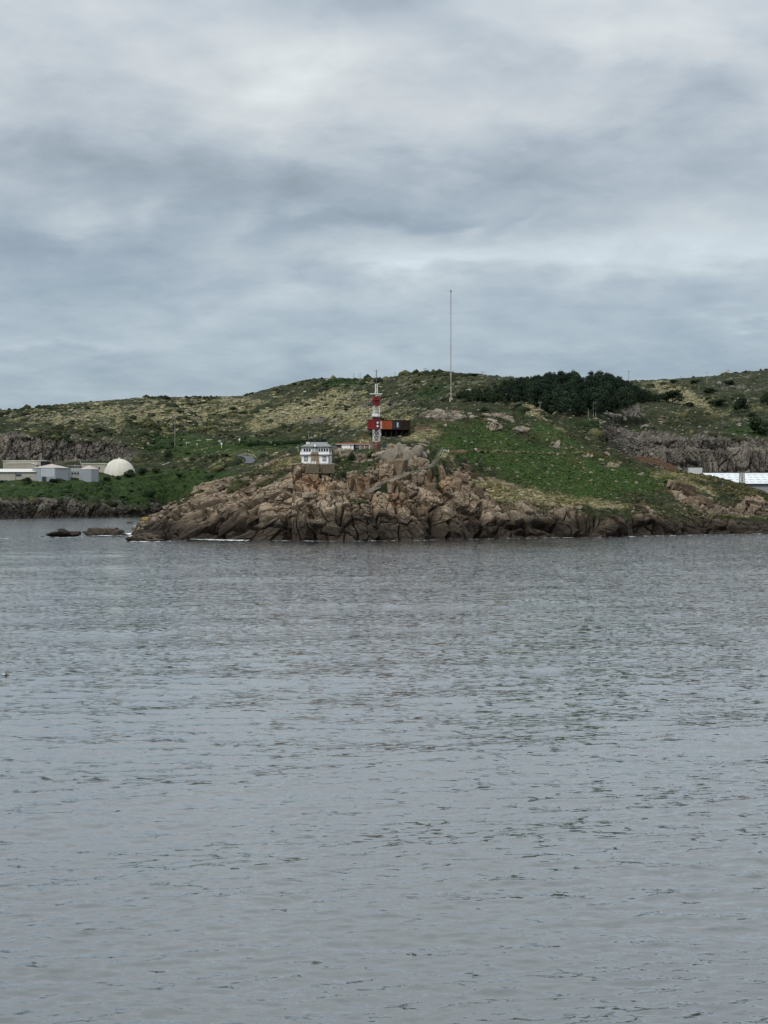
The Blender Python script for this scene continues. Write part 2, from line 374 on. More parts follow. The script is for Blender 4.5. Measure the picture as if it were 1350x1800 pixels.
HEAD = [(150, sunk(640)), (222, sunk(632)),
 (236, head_col([(946,624),(940,627),(934,630),(929,633),(925,637),(921,641),(918,646)], (25, .2, 50))),
 (252, head_col([(946,622),(937,626),(929,631),(922,635),(916,640),(911,645),(908,650)], (30, .2, 60))),
 (300, head_col([(948,600),(930,606),(915,614),(903,622),(895,630),(889,638),(885,646)], (35, .3, 80))),
 (340, head_col([(949,592),(925,600),(905,610),(890,620),(878,630),(869,640),(862,650)], (40, .4, 90))),
 (400, head_col([(949,592),(922,600),(900,610),(882,620),(866,630),(855,640),(847,652)])),
 (450, head_col([(950,584),(922,591),(898,600),(876,610),(855,620),(838,632),(823,648)])),
 (500, head_col([(950,584),(921,590),(895,599),(868,608),(840,618),(815,632),(801,650)])),
 (510, head_col([(950,584),(920,589),(893,597),(867,606),(838,616),(815,624),(797,652)])),
 (520, head_col([(950,584),(920,589),(893,597),(866,607),(835,619.5),(813,626),(793,655)])),
 (590, head_col([(951,576),(922,582),(895,590),(865,605),(835,619),(812,626),(785,690)])),
 (604, head_col([(951,576),(922,582),(895,590),(866,602),(836,612),(808,628),(780,695)])),
 (640, head_col([(951,576),(922,581),(895,588),(868,596),(838,606),(797,640),(757,720)])),
 (680, head_col([(950,584),(920,588),(893,595),(868,602),(825,612),(788,650),(750,735)])),
 (720, head_col([(950,584),(918,589),(890,596),(862,604),(825,614),(786,655),(738,750)])),
 (760, head_col([(949,592),(918,597),(890,604),(858,613),(825,628),(787,672),(720,770)])),
 (800, head_col([(948,600),(916,605),(888,613),(855,624),(820,650),(780,690),(714,780)])),
 (850, head_col([(946,617),(914,622),(888,632),(862,645),(820,685),(770,730),(713,790)])),
 (900, head_col([(946,617),(914,623),(892,634),(872,648),(830,690),(775,735),(719,800)])),
 (950, head_col([(945,626),(914,633),(895,644),(878,658),(840,695),(790,740),(742,800)])),
 (1000, head_col([(944,635),(915,642),(898,652),(882,665),(845,700),(800,745),(752,800)])),
 (1050, head_col([(944,635),(915,642),(900,652),(886,665),(852,700),(815,745),(772,795)])),
 (1100, head_col([(943,645),(916,652),(903,661),(892,673),(865,705),(832,750),(799,790)])),
 (1150, head_col([(941,665),(920,671),(907,680),(895,690),(872,715),(845,750),(819,785)])),
 (1200, head_col([(940,675),(921,682),(908,690),(893,702),(872,722),(850,748),(829,778)])),
 (1250, head_col([(939,686),(922,693),(911,702),(900,713),(882,730),(858,750),(835,772)])),
 (1300, head_col([(938,697),(922,704),(913,713),(904,723),(890,738),(870,754),(849,770)])),
 (1350, head_col([(938,697),(924,704),(916,713),(908,723),(896,737),(882,752),(867,768)])),
 (1420, head_col([(937,708),(926,714),(920,722),(914,731),(905,742),(897,754),(888,768)])),
 (1520, head_col([(936,720),(932,724),(928,730),(924,738),(920,746),(917,754),(914,764)])),
 (1620, sunk(735)), (1700, sunk(735))]
# level ground for buildings, paths and the stairway: (px, row, distance, radius in m)
STAIR = [(640,867,599),(662,857,602),(690,843,607),(706,836,610),(716,833.5,612),(736,829.5,616),(753,824,621),(765,816,627),(772,807,634),(776,798,642),(779,792.5,650)]
PATHC = [(779,792.5,650),(765,788,656),(748,783,663),(735,779,672)]
def dense(pts, step=.8):
    o = []
    for a, b in zip(pts[:-1], pts[1:]):
        n = max(1, int((P(*b) - P(*a)).length / step))
        o += [tuple(a[i] * (1 - t / n) + b[i] * t / n for i in range(len(a))) for t in range(n)]
    return o + [pts[-1]]
LEDGE = [(520,866.5,606),(560,866.3,605.5),(600,866,603),(640,866.5,599),(680,867,600),(702,868,602)]
FLAT = [(*p, 2.0, -.55) for p in dense(STAIR)] + [(*p, 1.6, -.15) for p in dense(PATHC)] + \
       [(x, 791.5, d, 4.5, -.1) for x in range(588, 656, 6) for d in (660, 667)] + [(x, y, d, 3.4, -.2) for x in range(668, 714, 8) for y, d in ((771, 690), (768, 697), (767, 704))] + [(661, 789.5, 645, 3.2, 0), (674, 791.5, 650, 3, 0)] + \
       [(x, 814.5, d, 2.6, -.4) for x in range(528, 586, 4) for d in (626, 630)] + [(*p, 1.8, -.25) for p in dense(LEDGE)]
def gauss(px, py, cx, cy, rx, ry, tilt=0.):
    dx = (px - cx); dy = (py - cy) - dx * tilt
    return np.exp(-((dx / rx) ** 2 + (dy / ry) ** 2))
def build_headland():
    pxs = np.concatenate([np.linspace(170, 222, 14, endpoint=False), np.linspace(222, 1360, 1060, endpoint=False), np.linspace(1360, 1680, 90)])
    segs = [8, 52, 50, 54, 62, 60, 64, 16, 10]
    D, Z, v = profile_grid(HEAD, segs, pxs)
    nc, nr = D.shape; PX = np.broadcast_to(pxs[:, None], D.shape)
    X = (PX - CX) / F * D; Yv = D.copy()
    PY = HY + (H - Z) * F / D; V = np.broadcast_to(v[None, :], D.shape)
    N = grid_normals(X, Yv, Z); N *= np.sign(N[:, :, 2:3] + 1e-9)
    pts = np.stack([X, Yv, Z], 2).reshape(-1, 3); px = PX.ravel(); py = PY.ravel(); vv = V.ravel(); nn = N.reshape(-1, 3).copy()
    # zones -------------------------------------------------
    rt = np.interp(px, [222,300,340,400,440,480,505,520,590,600,640,668,680,745,770,800,830,870,900,950,1050,1100,1150,1200,1260,1350,1500],
                       [880,870,855,842,836,834,826,822,826,840,838,812,792,800,840,836,848,878,890,895,900,905,909,911,913,917,920])
    w = fbm(pts * np.array([.09, .09, .09]), 4, 3) * 14 + fbm(pts * .5, 3, 9) * 5
    rock = sstep(-5, 5, py - rt + w)
    OUT = [(778,731,36,8,0),(885,733,26,7,.3),(706,806,42,24,0),(1190,862,26,9,.42),(1222,884,40,12,.45),(818,832,22,12,0),(1130,892,14,9,.2),(868,752,14,5,0),(915,757,14,5,0),
           (978,785,5,4,0),(430,820,30,8,-.3),(478,812,26,10,-.4),(610,800,12,8,0),(632,806,16,8,0),(855,846,26,5,.4),(1265,893,30,9,.3),(1325,889,22,8,.3),(1310,897,40,7,.2),(1035,801,10,3,0),(1075,818,14,3,.2)]
    nz = fbm(pts * .25, 4, 21)
    for o in OUT: rock = np.maximum(rock, sstep(.30, .55, gauss(px, py, *o) + nz * .22))
    veg = np.clip(.75 * gauss(px, py, 498, 836, 22, 14) + .9 * gauss(px, py, 465, 850, 16, 7, -.4) + 1.0 * gauss(px, py, 760, 834, 22, 8) + .8 * gauss(px, py, 880, 872, 40, 8, .3), 0, 1)
    veg = np.clip(veg + .8 * sstep(.22, .5, fbm(pts * .10, 3, 77)) * (py < 888), 0, 1)
    rock *= 1 - sstep(.35, .7, veg + nz * .3)
    rock = np.where(vv < 2.0, 1., rock); rock = np.where(vv > 7.6, .25, rock)
    lush = np.clip(1.25 * gauss(px, py, 960, 822, 170, 40, .16) + .8 * gauss(px, py, 1080, 845, 110, 26, .12) + .65 * gauss(px, py, 850, 780, 90, 18) + .6 * gauss(px, py, 830, 752, 60, 9) +
                   .5 * gauss(px, py, 640, 815, 40, 12) + .8 * gauss(px, py, 960, 760, 60, 14, .4), 0, 1)
    lush = .9 * sstep(.2, .95, lush + fbm(pts * .06, 4, 31) * .38 + fbm(pts * .4, 3, 32) * .16)
    dry = np.clip(.95 * gauss(px, py, 740, 765, 42, 12) + .6 * gauss(px, py, 640, 775, 40, 9) + .8 * gauss(px, py, 1190, 836, 50, 8, .1) + .75 * gauss(px, py, 900, 862, 80, 12, .25) + .7 * gauss(px, py, 500, 812, 40, 14, -.3)
                  + .95 * gauss(px, py, 1020, 884, 130, 10, .10) + .9 * gauss(px, py, 880, 868, 40, 14, .4) + .8 * gauss(px, py, 1270, 898, 90, 9, .12) + .7 * gauss(px, py, 785, 812, 22, 20) + .5 * gauss(px, py, 1230, 858, 60, 10, .3) + .5 * gauss(px, py, 800, 745, 60, 6) + .5 * gauss(px, py, 985, 758, 50, 5, .5), 0, 1)
    dry = sstep(.28, .7, dry + fbm(pts * .12, 4, 41) * .34) * (1 - .5 * lush)
    # supporting flats ---------------------------------------
    keep = np.ones(len(pts)); 
    for (fx, fy, fd, fr, dz) in FLAT:
        c = P(fx, fy, fd); m = np.abs(px - fx) < (fr * 2.2 * F / fd)
        q = pts[m]; dist = np.hypot(q[:, 0] - c.x, q[:, 1] - c.y); wgt = 1 - sstep(fr * .7, fr * 1.9, dist)
        pts[m, 2] = q[:, 2] * (1 - wgt) + (c.z + dz) * wgt; keep[m] = np.minimum(keep[m], 1 - wgt)
    # relief ---------------------------------------------------
    shore = sstep(1.0, 1.5, vv)
    big = fbm(pts * np.array([.055, .055, .075]), 3, 51) * 2.6
    cave = -12 * gauss(px, py, 770, 925, 9, 22) - 11 * gauss(px, py, 1035, 917, 26, 8, .1) - 7 * gauss(px, py, 955, 924, 20, 7) - 3.5 * gauss(px, py, 600, 925, 22, 9) - 5 * gauss(px, py, 606, 850, 6, 24) - 3 * gauss(px, py, 690, 905, 10, 12) \
           - 3 * gauss(px, py, 555, 850, 25, 10) + 3.2 * gauss(px, py, 560, 925, 36, 16) + 3 * gauss(px, py, 890, 925, 30, 14) + 2.5 * gauss(px, py, 420, 905, 30, 14) + 3 * gauss(px, py, 690, 812, 20, 18) + 2 * gauss(px, py, 1090, 925, 25, 12)
    idx = np.where(rock > .02)[0]; q = pts[idx].astype(np.float32)
    q = q + np.stack([fbm(q * .18, 3, 61), fbm(q * .18, 3, 62), fbm(q * .18, 3, 63)], 1) * .7
    lft = (1 - sstep(470, 560, px[idx]))[:, None]                       # sheets dipping to the left on the west side, upright joints elsewhere
    ca, sa = math.cos(R(28)), math.sin(R(28))
    qa = np.stack([(q[:, 0] * ca + q[:, 2] * sa) * .42, q[:, 1] * .75, (-q[:, 0] * sa + q[:, 2] * ca) * 1.15], 1)
    qb = np.stack([q[:, 0] * 1.15 + q[:, 2] * .22, q[:, 1] * .8, q[:, 2] * .5], 1)
    qq = np.where(lft > .5, qa, qb) * np.where(py[idx] > 903 + 7 * np.sin(px[idx] * .05) + 4 * np.sin(px[idx] * .13), .62, 1.)[:, None]
    dsp = np.zeros(len(idx)); cell = np.zeros(len(idx))
    for sc, amp, dep, wd, rd, sd, cw in ((.105, 2.4, 4.4, .085, .2, 70, .45), (.27, .75, 2.0, .12, .1, 80, .4), (.8, .16, .45, .15, .03, 90, .15)):
        f1, f2, cid, off = voro(qq * sc, sd, .62)
        hsh = np.stack([np.sin(cid * 91.7), np.sin(cid * 57.3 + 1), np.sin(cid * 131.1 + 2)], 1)
        dsp += (cid - .5) * amp + (off * hsh).sum(1) * amp * .3 - f1 * f1 * rd - dep * (1 - sstep(0, wd, f2 - f1)); cell += cid * cw
    full = np.zeros(len(pts)); full[idx] = (dsp * rock[idx] + .5 * rock[idx]) * (1 - .6 * sstep(6.0, 6.5, vv[idx])); cl = np.full(len(pts), .5); cl[idx] = cell
    vegd = (1 - rock) * (fbm(pts * .30, 4, 101) * .8 + np.abs(fbm(pts * .9, 3, 111)) * .55)
    lowfac = np.clip((vv - .2) / 1.0, .0, 1)
    tipf = sstep(225, 300, px) * .6 + .4
    dd = (full * lowfac * tipf + (big + cave) * np.clip(rock + .25, 0, 1) * lowfac * tipf + vegd) * keep
    dd *= 1 - .6 * sstep(6.6, 7.2, vv) * (rock < .4)
    nn[:, 2] = np.maximum(nn[:, 2] * .7, .15); nn /= np.linalg.norm(nn, axis=1, keepdims=True)
    pts = pts + nn * dd[:, None]
    fc = grid_faces(nc, nr)
    rk = rock[fc[:, 0]] > .5
    me = np_mesh('headland', pts, fc, ~rk, (('zone', 'FLOAT_COLOR', np.stack([rock, lush, dry, np.ones_like(dry)], 1)), ('cell', 'FLOAT', cl), ('ochre', 'FLOAT', np.clip(.9 * gauss(px, py, 552, 850, 30, 17) + .5 * gauss(px, py, 765, 855, 20, 14) + .45 * gauss(px, py, 800, 850, 30, 16) + .4 * gauss(px, py, 700, 880, 60, 14) + .3 * gauss(px, py, 640, 850, 30, 14), 0, 1))))
    o = link('headland', me, 'headland_ground'); tag(o, 'rocky headland of brown granite with green and dry grass on top', kind='structure')
    return o, pts, px, py, rock, lush, dry, vv
def far_col(pts, q=0.):
    y8, d8 = pts[-1]; z8 = H - (y8 - HY) * d8 / F
    (ya, da), (yb, db) = pts[3], pts[4]
    s1, s2 = (.62, .66) if q < .5 else (.76, .79)
    m1 = (ya + (yb - ya) * s1, (da + (db - da) * .25) * q + (da + (db - da) * .62) * (1 - q)); m2 = (ya + (yb - ya) * s2, (da + (db - da) * .8) * q + (da + (db - da) * .66) * (1 - q))
    return [SUB(pts[0][1] - 30, -8)] + pts[:4] + [m1, m2] + pts[4:] + [zpt(z8 * .8, d8 + 250), zpt(-20, d8 + 1200)]
QW = [(-500, .25), (0, .25), (190, .25), (245, 0), (1080, 0), (1130, 1), (2000, 1)]
FAR = [(-600, [(912,1200),(884,1212),(852,1330),(815,1480),(775,1495),(764,1650),(755,1800),(748,2000)]),
 (-150, [(912,1200),(884,1212),(852,1330),(815,1480),(770,1495),(754,1650),(740,1800),(729,2000)]),
 (0, [(912,1200),(884,1210),(851,1330),(812,1480),(764,1492),(748,1640),(734,1800),(721,2000)]),
 (60, [(911,1234),(881,1244),(851,1335),(812,1480),(767,1492),(742,1640),(729,1800),(717,2000)]),
 (115, [(910,1260),(879,1270),(850,1345),(810,1485),(772,1497),(737,1650),(722,1810),(710,2000)]),
 (135, [(910,1270),(886,1280),(850,1350),(808,1490),(774,1502),(736,1650),(720,1810),(708,2000)]),
 (200, [(909,1300),(892,1310),(845,1400),(806,1500),(778,1512),(745,1660),(722,1820),(702,2000)]),
 (245, [(908,1330),(896,1340),(838,1420),(808,1500),(785,1530),(745,1670),(720,1820),(699,2000)]),
 (300, [(907,1393),(899,1405),(835,1450),(797,1520),(777,1580),(745,1680),(718,1830),(698,2000)]),
 (370, [(906,1250),(895,1270),(838,1380),(802,1460),(782,1540),(752,1650),(722,1810),(697,2000)]),
 (430, [(920,1000),(900,1040),(845,1230),(812,1400),(785,1520),(755,1640),(720,1790),(695,1980)]),
 (470, [(928,850),(908,900),(850,1130),(808,1380),(784,1500),(750,1620),(712,1770),(683,1940)]),
 (520, [(930,800),(910,850),(850,1100),(800,1350),(782,1480),(745,1600),(705,1750),(670,1900)]),
 (570, [(932,770),(912,830),(850,1070),(797,1320),(778,1440),(738,1570),(700,1720),(663,1870)]),
 (640, [(935,732),(915,800),(850,1030),(788,1250),(765,1370),(725,1520),(693,1660),(666,1820)]),
 (690, [(935,732),(915,800),(850,1000),(780,1200),(745,1320),(710,1480),(685,1620),(661,1780)]),
 (740, [(935,732),(912,810),(850,970),(777,1140),(738,1260),(702,1420),(677,1540),(653,1690)]),
 (770, [(935,732),(910,810),(850,950),(775,1100),(735,1220),(700,1380),(675,1500),(651,1650)]),
 (810, [(935,732),(905,830),(845,950),(770,1070),(735,1160),(702,1300),(678,1450),(655,1620)]),
 (850, [(935,732),(900,850),(840,950),(765,1040),(735,1110),(705,1220),(680,1400),(658,1600)]),
 (950, [(935,732),(890,850),(840,940),(770,1000),(742,1050),(715,1130),(690,1280),(668,1500)]),
 (1050, [(935,732),(880,850),(830,930),(765,990),(738,1040),(715,1110),(695,1230),(672,1450)]),
 (1090, [(935,740),(888,860),(848,980),(795,1050),(762,1085),(732,1160),(700,1320),(669,1560)]),
 (1130, [(935,750),(912,880),(872,990),(840,1085),(775,1104),(734,1220),(697,1430),(668,1750)]),
 (1200, [(935,760),(914,880),(874,985),(852,1092),(771,1114),(737,1245),(695,1470),(664,1860)]),
 (1250, [(935,760),(914,880),(874,985),(852,1095),(770,1118),(738,1250),(694,1480),(660,1900)]),
 (1350, [(935,770),(914,880),(874,985),(852,1095),(771,1118),(740,1250),(688,1480),(648,1900)]),
 (1700, [(930,800),(914,900),(874,985),(852,1095),(775,1118),(735,1250),(685,1480),(640,1900)]),
 (2000, [(930,800),(914,900),(874,985),(852,1095),(775,1118),(735,1250),(690,1480),(650,1900)])]
ROADS = {'bend': ([(408,800.5),(416,800.5),(428,802),(437,805),(441,810),(436,816)], 9), 'level': ([(335,788),(370,788.5),(410,788),(450,788),(490,786.5),(525,784)], 6),
         'gravel': ([(226,842.5),(245,838.5),(270,836),(296,832)], 5), 'terrace': ([(1062,729),(1100,732.5),(1145,735),(1180,737),(1240,735.5),(1290,731),(1318,726)], 5)}
ROADL, KEEP = {}, {}
def build_hills():
    pxs = np.concatenate([np.linspace(-560, -10, 90, endpoint=False), np.linspace(-10, 1362, 800, endpoint=False), np.linspace(1362, 1960, 80)])
    qv = lambda x: float(np.interp(x, [a for a, _ in QW], [b for _, b in QW]))
    tab = [(x, far_col(p, qv(x))) for x, p in FAR]
    segs = [5, 22, 48, 40, 34, 8, 26, 56, 56, 52, 8, 6]
    D, Z, v = profile_grid(tab, segs, pxs, 4., 1.6)
    nc, nr = D.shape; PX = np.broadcast_to(pxs[:, None], D.shape); X = (PX - CX) / F * D; PY = HY + (H - Z) * F / D
    V = np.broadcast_to(v[None, :], D.shape); N = grid_normals(X, D, Z); N *= np.sign(N[:, :, 2:3] + 1e-9)
    pts = np.stack([X, D, Z], 2).reshape(-1, 3); px = PX.ravel(); py = PY.ravel(); vv = V.ravel(); nn = N.reshape(-1, 3).copy()
    q = np.interp(px, [-600, 215, 250, 1060, 1110, 2000], [1, 1, 0, 0, 1, 1])
    w = fbm(pts * .03, 4, 5) * .35 + fbm(pts * .12, 3, 6) * .2
    cliff = sstep(3.85, 4.1, vv + w * .5) * (1 - sstep(6.9, 7.15, vv + w)) * q
    low = (1 - sstep(1.85, 2.15, vv + w * .8)) * (1 - sstep(250, 420, px))
    rock = np.maximum(cliff, low)
    n2 = fbm(pts * .045, 4, 15); n3 = fbm(pts * .14, 3, 16)
    out = np.clip(.9 * gauss(px, py, 1110, 722, 30, 12) + 1.0 * gauss(px, py, 1090, 760, 45, 20, .4) + .8 * gauss(px, py, 1150, 768, 80, 10) + .8 * gauss(px, py, 640, 712, 25, 7) + .7 * gauss(px, py, 560, 740, 40, 12) + .6 * gauss(px, py, 705, 712, 30, 8)
                  + .55 * gauss(px, py, 1300, 680, 60, 8) + .4 * gauss(px, py, 720, 690, 60, 20), 0, 1)
    rock = np.maximum(rock, sstep(.45, .7, out + n2 * .3 + n3 * .3))
    lush = np.clip(1.1 * sstep(2.0, 2.3, vv) * (1 - sstep(3.0, 3.5, vv)) * (1 - sstep(420, 520, px)) + .75 * gauss(px, py, 380, 792, 160, 14) + .6 * gauss(px, py, 170, 742, 50, 8) + .7 * gauss(px, py, 600, 676, 60, 9) + .75 * gauss(px, py, 480, 778, 110, 6)
                  + .7 * gauss(px, py, 300, 770, 60, 14) + .6 * gauss(px, py, 760, 690, 50, 25) + .5 * gauss(px, py, 1000, 745, 60, 10) + .6 * gauss(px, py, 1290, 715, 50, 10) + .7 * gauss(px, py, 1330, 760, 60, 14) + .5 * gauss(px, py, 1150, 750, 120, 8), 0, 1)
    lush = sstep(.3, .65, lush + n2 * .35)
    dry = np.clip(.62 * gauss(px, py, 420, 725, 240, 32) + .62 * gauss(px, py, 560, 712, 80, 16, -.35) + .45 * gauss(px, py, 130, 735, 140, 20) + .55 * gauss(px, py, 640, 735, 70, 24) + .9 * gauss(px, py, 1190, 690, 50, 13, .25) + .85 * gauss(px, py, 1235, 712, 45, 8, .3)
                  + .7 * gauss(px, py, 940, 722, 25, 14) + .5 * gauss(px, py, 450, 798, 70, 7) + .4 * gauss(px, py, 370, 806, 60, 8) + .35 * gauss(px, py, 760, 672, 90, 14) + .5 * gauss(px, py, 1200, 748, 60, 5), 0, 1)
    dry = sstep(.28, .7, dry + n2 * .30 + n3 * .42) * (1 - .75 * lush)
    idx = np.where(rock > .02)[0]; p = pts[idx].astype(np.float32)
    qq = np.stack([p[:, 0] * 1.0 + p[:, 2] * .15, p[:, 1] * .7, p[:, 2] * .26], 1) + np.stack([fbm(p * .1, 2, 61)] * 3, 1) * .8
    dsp = np.zeros(len(idx)); cell = np.zeros(len(idx))
    for sc, amp, dep, wd, sd, cw in ((.09, 3.0, 3.0, .10, 71, .45), (.24, 1.3, 1.8, .14, 81, .3), (.55, .6, .9, .18, 91, .25)):
        f1, f2, cid, off = voro(qq * sc, sd)
        hs = np.stack([np.sin(cid * 91.7), np.sin(cid * 57.3 + 1), np.sin(cid * 131.1 + 2)], 1)
        dsp += (cid - .5) * amp + (off * hs).sum(1) * amp * .4 - dep * (1 - sstep(0, wd, f2 - f1)); cell += cid * cw
    full = np.zeros(len(pts)); full[idx] = dsp * rock[idx]; cl = np.full(len(pts), .5); cl[idx] = cell
    gul = 1 - np.abs(fbm(pts * np.array([.012, .005, .004]), 3, 121)) * 2
    veg = (1 - rock) * (-5.0 * sstep(.45, 1, gul) * sstep(5.8, 7.4, vv) * (1 - sstep(8.6, 9.8, vv)) + fbm(pts * .05, 3, 101) * 2.2 + np.abs(fbm(pts * .22, 3, 111)) * 1.7)
    keep = np.ones(len(pts))
    for nm, (pl, wd) in ROADS.items():
        C = []
        for (xa, ya), (xb, yb) in zip(pl[:-1], pl[1:]):
            for t in np.arange(0, 1, 1 / 14):
                qx, qy = xa + (xb - xa) * t, ya + (yb - ya) * t; ci = int(np.argmin(np.abs(pxs - qx))); ri = int(np.argmax(PY[ci] <= qy)); C.append((X[ci, ri], D[ci, ri], Z[ci, ri]))
        C = np.array(C); ker = np.ones(9) / 9
        for ax in range(3): C[:, ax] = np.convolve(np.pad(C[:, ax], 4, mode='edge'), ker, 'valid')
        ROADL[nm] = C
        for c in C:
            m = np.abs(px - (CX + c[0] / c[1] * F)) < wd * 2 * F / c[1]; qd = np.hypot(pts[m, 0] - c[0], pts[m, 1] - c[1]); wg = 1 - sstep(wd * .6, wd * 1.3, qd)
            pts[m, 2] = pts[m, 2] * (1 - wg) + c[2] * wg; keep[m] = np.minimum(keep[m], 1 - wg)
    ridge = 1 - .5 * sstep(9.2, 9.8, vv)
    terr = 1 - .8 * gauss(px, py, 110, 835, 150, 16)
    dd = (full + veg * ridge) * np.clip((vv - .2), 0, 1) * terr * keep
    KEEP['far'] = keep
    nn[:, 2] = np.maximum(nn[:, 2] * .8, .12); nn /= np.linalg.norm(nn, axis=1, keepdims=True)
    pts = pts + nn * dd[:, None]
    fc = grid_faces(nc, nr); rk = rock[fc[:, 0]] > .5
    me = np_mesh('hills', pts, fc, ~rk, (('zone', 'FLOAT_COLOR', np.stack([rock, lush, dry, np.ones_like(dry)], 1)), ('cell', 'FLOAT', cl)))
    o = link('hills', me, 'hill_ground'); tag(o, 'heath covered hills with quarry faces behind the headland', kind='structure')
    return o, pts, px, py, rock, lush, dry, vv
HL, hp, hpx, hpy, hrock, hlush, hdry, hvv = build_headland()
FH, fp, fpx, fpy, frock, flush_, fdry, fvv = build_hills()

# ------------------------------------------------------------------ sea
def build_sea():
    ys = np.arange(1840, 905, -1.65); d = H * F / (ys - HY)
    near = np.array([.5, 4, 9, 15, 22, 29, 35, 40]); far = np.geomspace(d[-1] * 1.04, 40000, 34)
    d = np.concatenate([near[near < d[0] - 1], d, far])
    a_in = np.arctan((np.arange(-60, 1411, 1.75) - CX) / F); out = np.geomspace(.012, 1, 26)[1:]
    a = np.concatenate([a_in[0] - out[::-1] * (math.pi + a_in[0]), a_in, a_in[-1] + out * (math.pi - a_in[-1])])
    A, Dd = np.meshgrid(a, d, indexing='ij'); 
    X = Dd * np.tan(np.clip(A, -1.2, 1.2)) * (np.abs(A) < .35) + Dd * np.sin(A) * (np.abs(A) >= .35); Y = np.where(np.abs(A) < .35, Dd, Dd * np.cos(A))
    sp = np.gradient(Dd, axis=1); lat = np.abs(np.gradient(A, axis=0)) * Dd
    x, y, s1 = X.ravel(), Y.ravel(), np.maximum(sp.ravel(), lat.ravel() * .6)
    rr = np.random.default_rng(5); Zz = np.zeros(len(x)); miss = np.zeros(len(x)); DX = np.zeros(len(x)); DY = np.zeros(len(x)); nW = 84
    gust = 1 + .5 * fbm(np.stack([x * .012, y * .004, x * 0], 1), 3, 201)
    for i in range(nW):
        lam = .45 * (34 / .45) ** (i / (nW - 1)) * rr.uniform(.93, 1.07); k = 2 * math.pi / lam
        th = R(rr.normal(-90 + 10, 19)); cx, cy = math.cos(th), math.sin(th)
        sl_ = .125 * math.sqrt(2 / nW) * (1.85 if lam < 1.6 else 1.1 if lam < 4 else .30); amp = sl_ / k
        fade = np.clip((lam / s1 - 2.2) / 2.2, 0, 1); miss += sl_ ** 2 / 2 * (1 - fade ** 2); fade = fade * gust
        ph = k * (cx * x + cy * y) + rr.uniform(0, 6.28)
        Zz += amp * fade * np.cos(ph); DX -= cx * amp * fade * np.sin(ph) * 1.1; DY -= cy * amp * fade * np.sin(ph) * 1.1
    V = np.stack([x + DX, y + DY, Zz], 1); fc = grid_faces(len(a), len(d))
    me = np_mesh('sea', V, fc, True, (('chop', 'FLOAT', np.sqrt(miss)),))          # chop: slope of the ripples finer than the mesh
    m, g, b, o = new_mat('sea_water')
    pos = g.n('ShaderNodeNewGeometry'); Nn = pos.outputs['Normal']; pp = pos.outputs['Position']
    pa = g.vm('MULTIPLY', pp, (.42, 1.0, 0)); 
    big = g.noise(g.vm('MULTIPLY', pp, (.008, .0035, 0)), 1.0, 4, .6).outputs[0]
    chop = g.n('ShaderNodeAttribute', {'attribute_name': 'chop'}).outputs['Fac']
    def slope(vec, sc, det, k):
        c = g.noise(vec, sc, det, .55, .15).outputs['Color']
        q = g.vm('SCALE', g.vm('MULTIPLY', g.vm('SUBTRACT', c, (.5, .5, .5)), (.6, 1, 0))); g.put(q.node.inputs[3], k); return q
    s = g.vm('ADD', slope(pa, 3.2, 3, g.m('ADD', 1.3, g.m('MULTIPLY', chop, -.6))), slope(pa, .8, 3, g.m('ADD', .22, g.m('MULTIPLY', chop, .6))))
    sc = g.vm('SCALE', s); g.put(sc.node.inputs[3], g.rng(big, .3, .7, .5, 1.3))
    nv = g.vm('NORMALIZE', g.vm('ADD', Nn, sc))
    nm = g.n('ShaderNodeNormalMap', {'space': 'WORLD'}, Strength=1.0, Color=g.vm('ADD', g.vm('MULTIPLY', nv, (.5, .5, .5)), (.5, .5, .5)))
    m.node_tree.links.new(nm.outputs[0], b.inputs['Normal'])
    b.inputs['Base Color'].default_value = (.056, .064, .065, 1); b.inputs['Roughness'].default_value = .09; b.inputs['IOR'].default_value = 1.62; b.inputs['Coat Weight'].default_value = 1; b.inputs['Coat IOR'].default_value = 1.62; b.inputs['Coat Roughness'].default_value = .07; m.node_tree.links.new(nm.outputs[0], b.inputs['Coat Normal'])
    ob = link('sea', me, 'sea_water'); tag(ob, 'calm grey rippled sea in front of the headland', kind='structure'); return ob
SEA = build_sea()
bpy.context.view_layer.update()

# ------------------------------------------------------------------ rocks, scrub and other scattered matter
def ico(sub):
    bm = bmesh.new(); bmesh.ops.create_icosphere(bm, subdivisions=sub, radius=1); V = np.array([v.co[:] for v in bm.verts]); Fc = np.array([[v.index for v in f.verts] for f in bm.faces]); bm.free(); return V, Fc
def boulder_arrays(seed, sub=2, planes=11, sharp=14., nz=.10):
    V, Fc = ico(sub); r = np.random.default_rng(seed); n = r.normal(size=(planes, 3)); n /= np.linalg.norm(n, axis=1, keepdims=True); d = r.uniform(.62, 1.0, planes)
    t = np.maximum(V @ n.T, .02) / d; rad = (np.sum(t ** sharp, 1)) ** (-1 / sharp); rad = np.minimum(rad, 1.35)
    Q = V * rad[:, None]; Q *= (1 + nz * fbm(V * 2.2 + seed, 3, seed))[:, None]
    return Q, Fc
BOULDERS = []
for i in range(9):
    Q, Fc = boulder_arrays(100 + i); Q = Q / np.abs(Q).max(0)
    BOULDERS.append(np_mesh('rock_block', Q, Fc, False))
BLOCKS = []
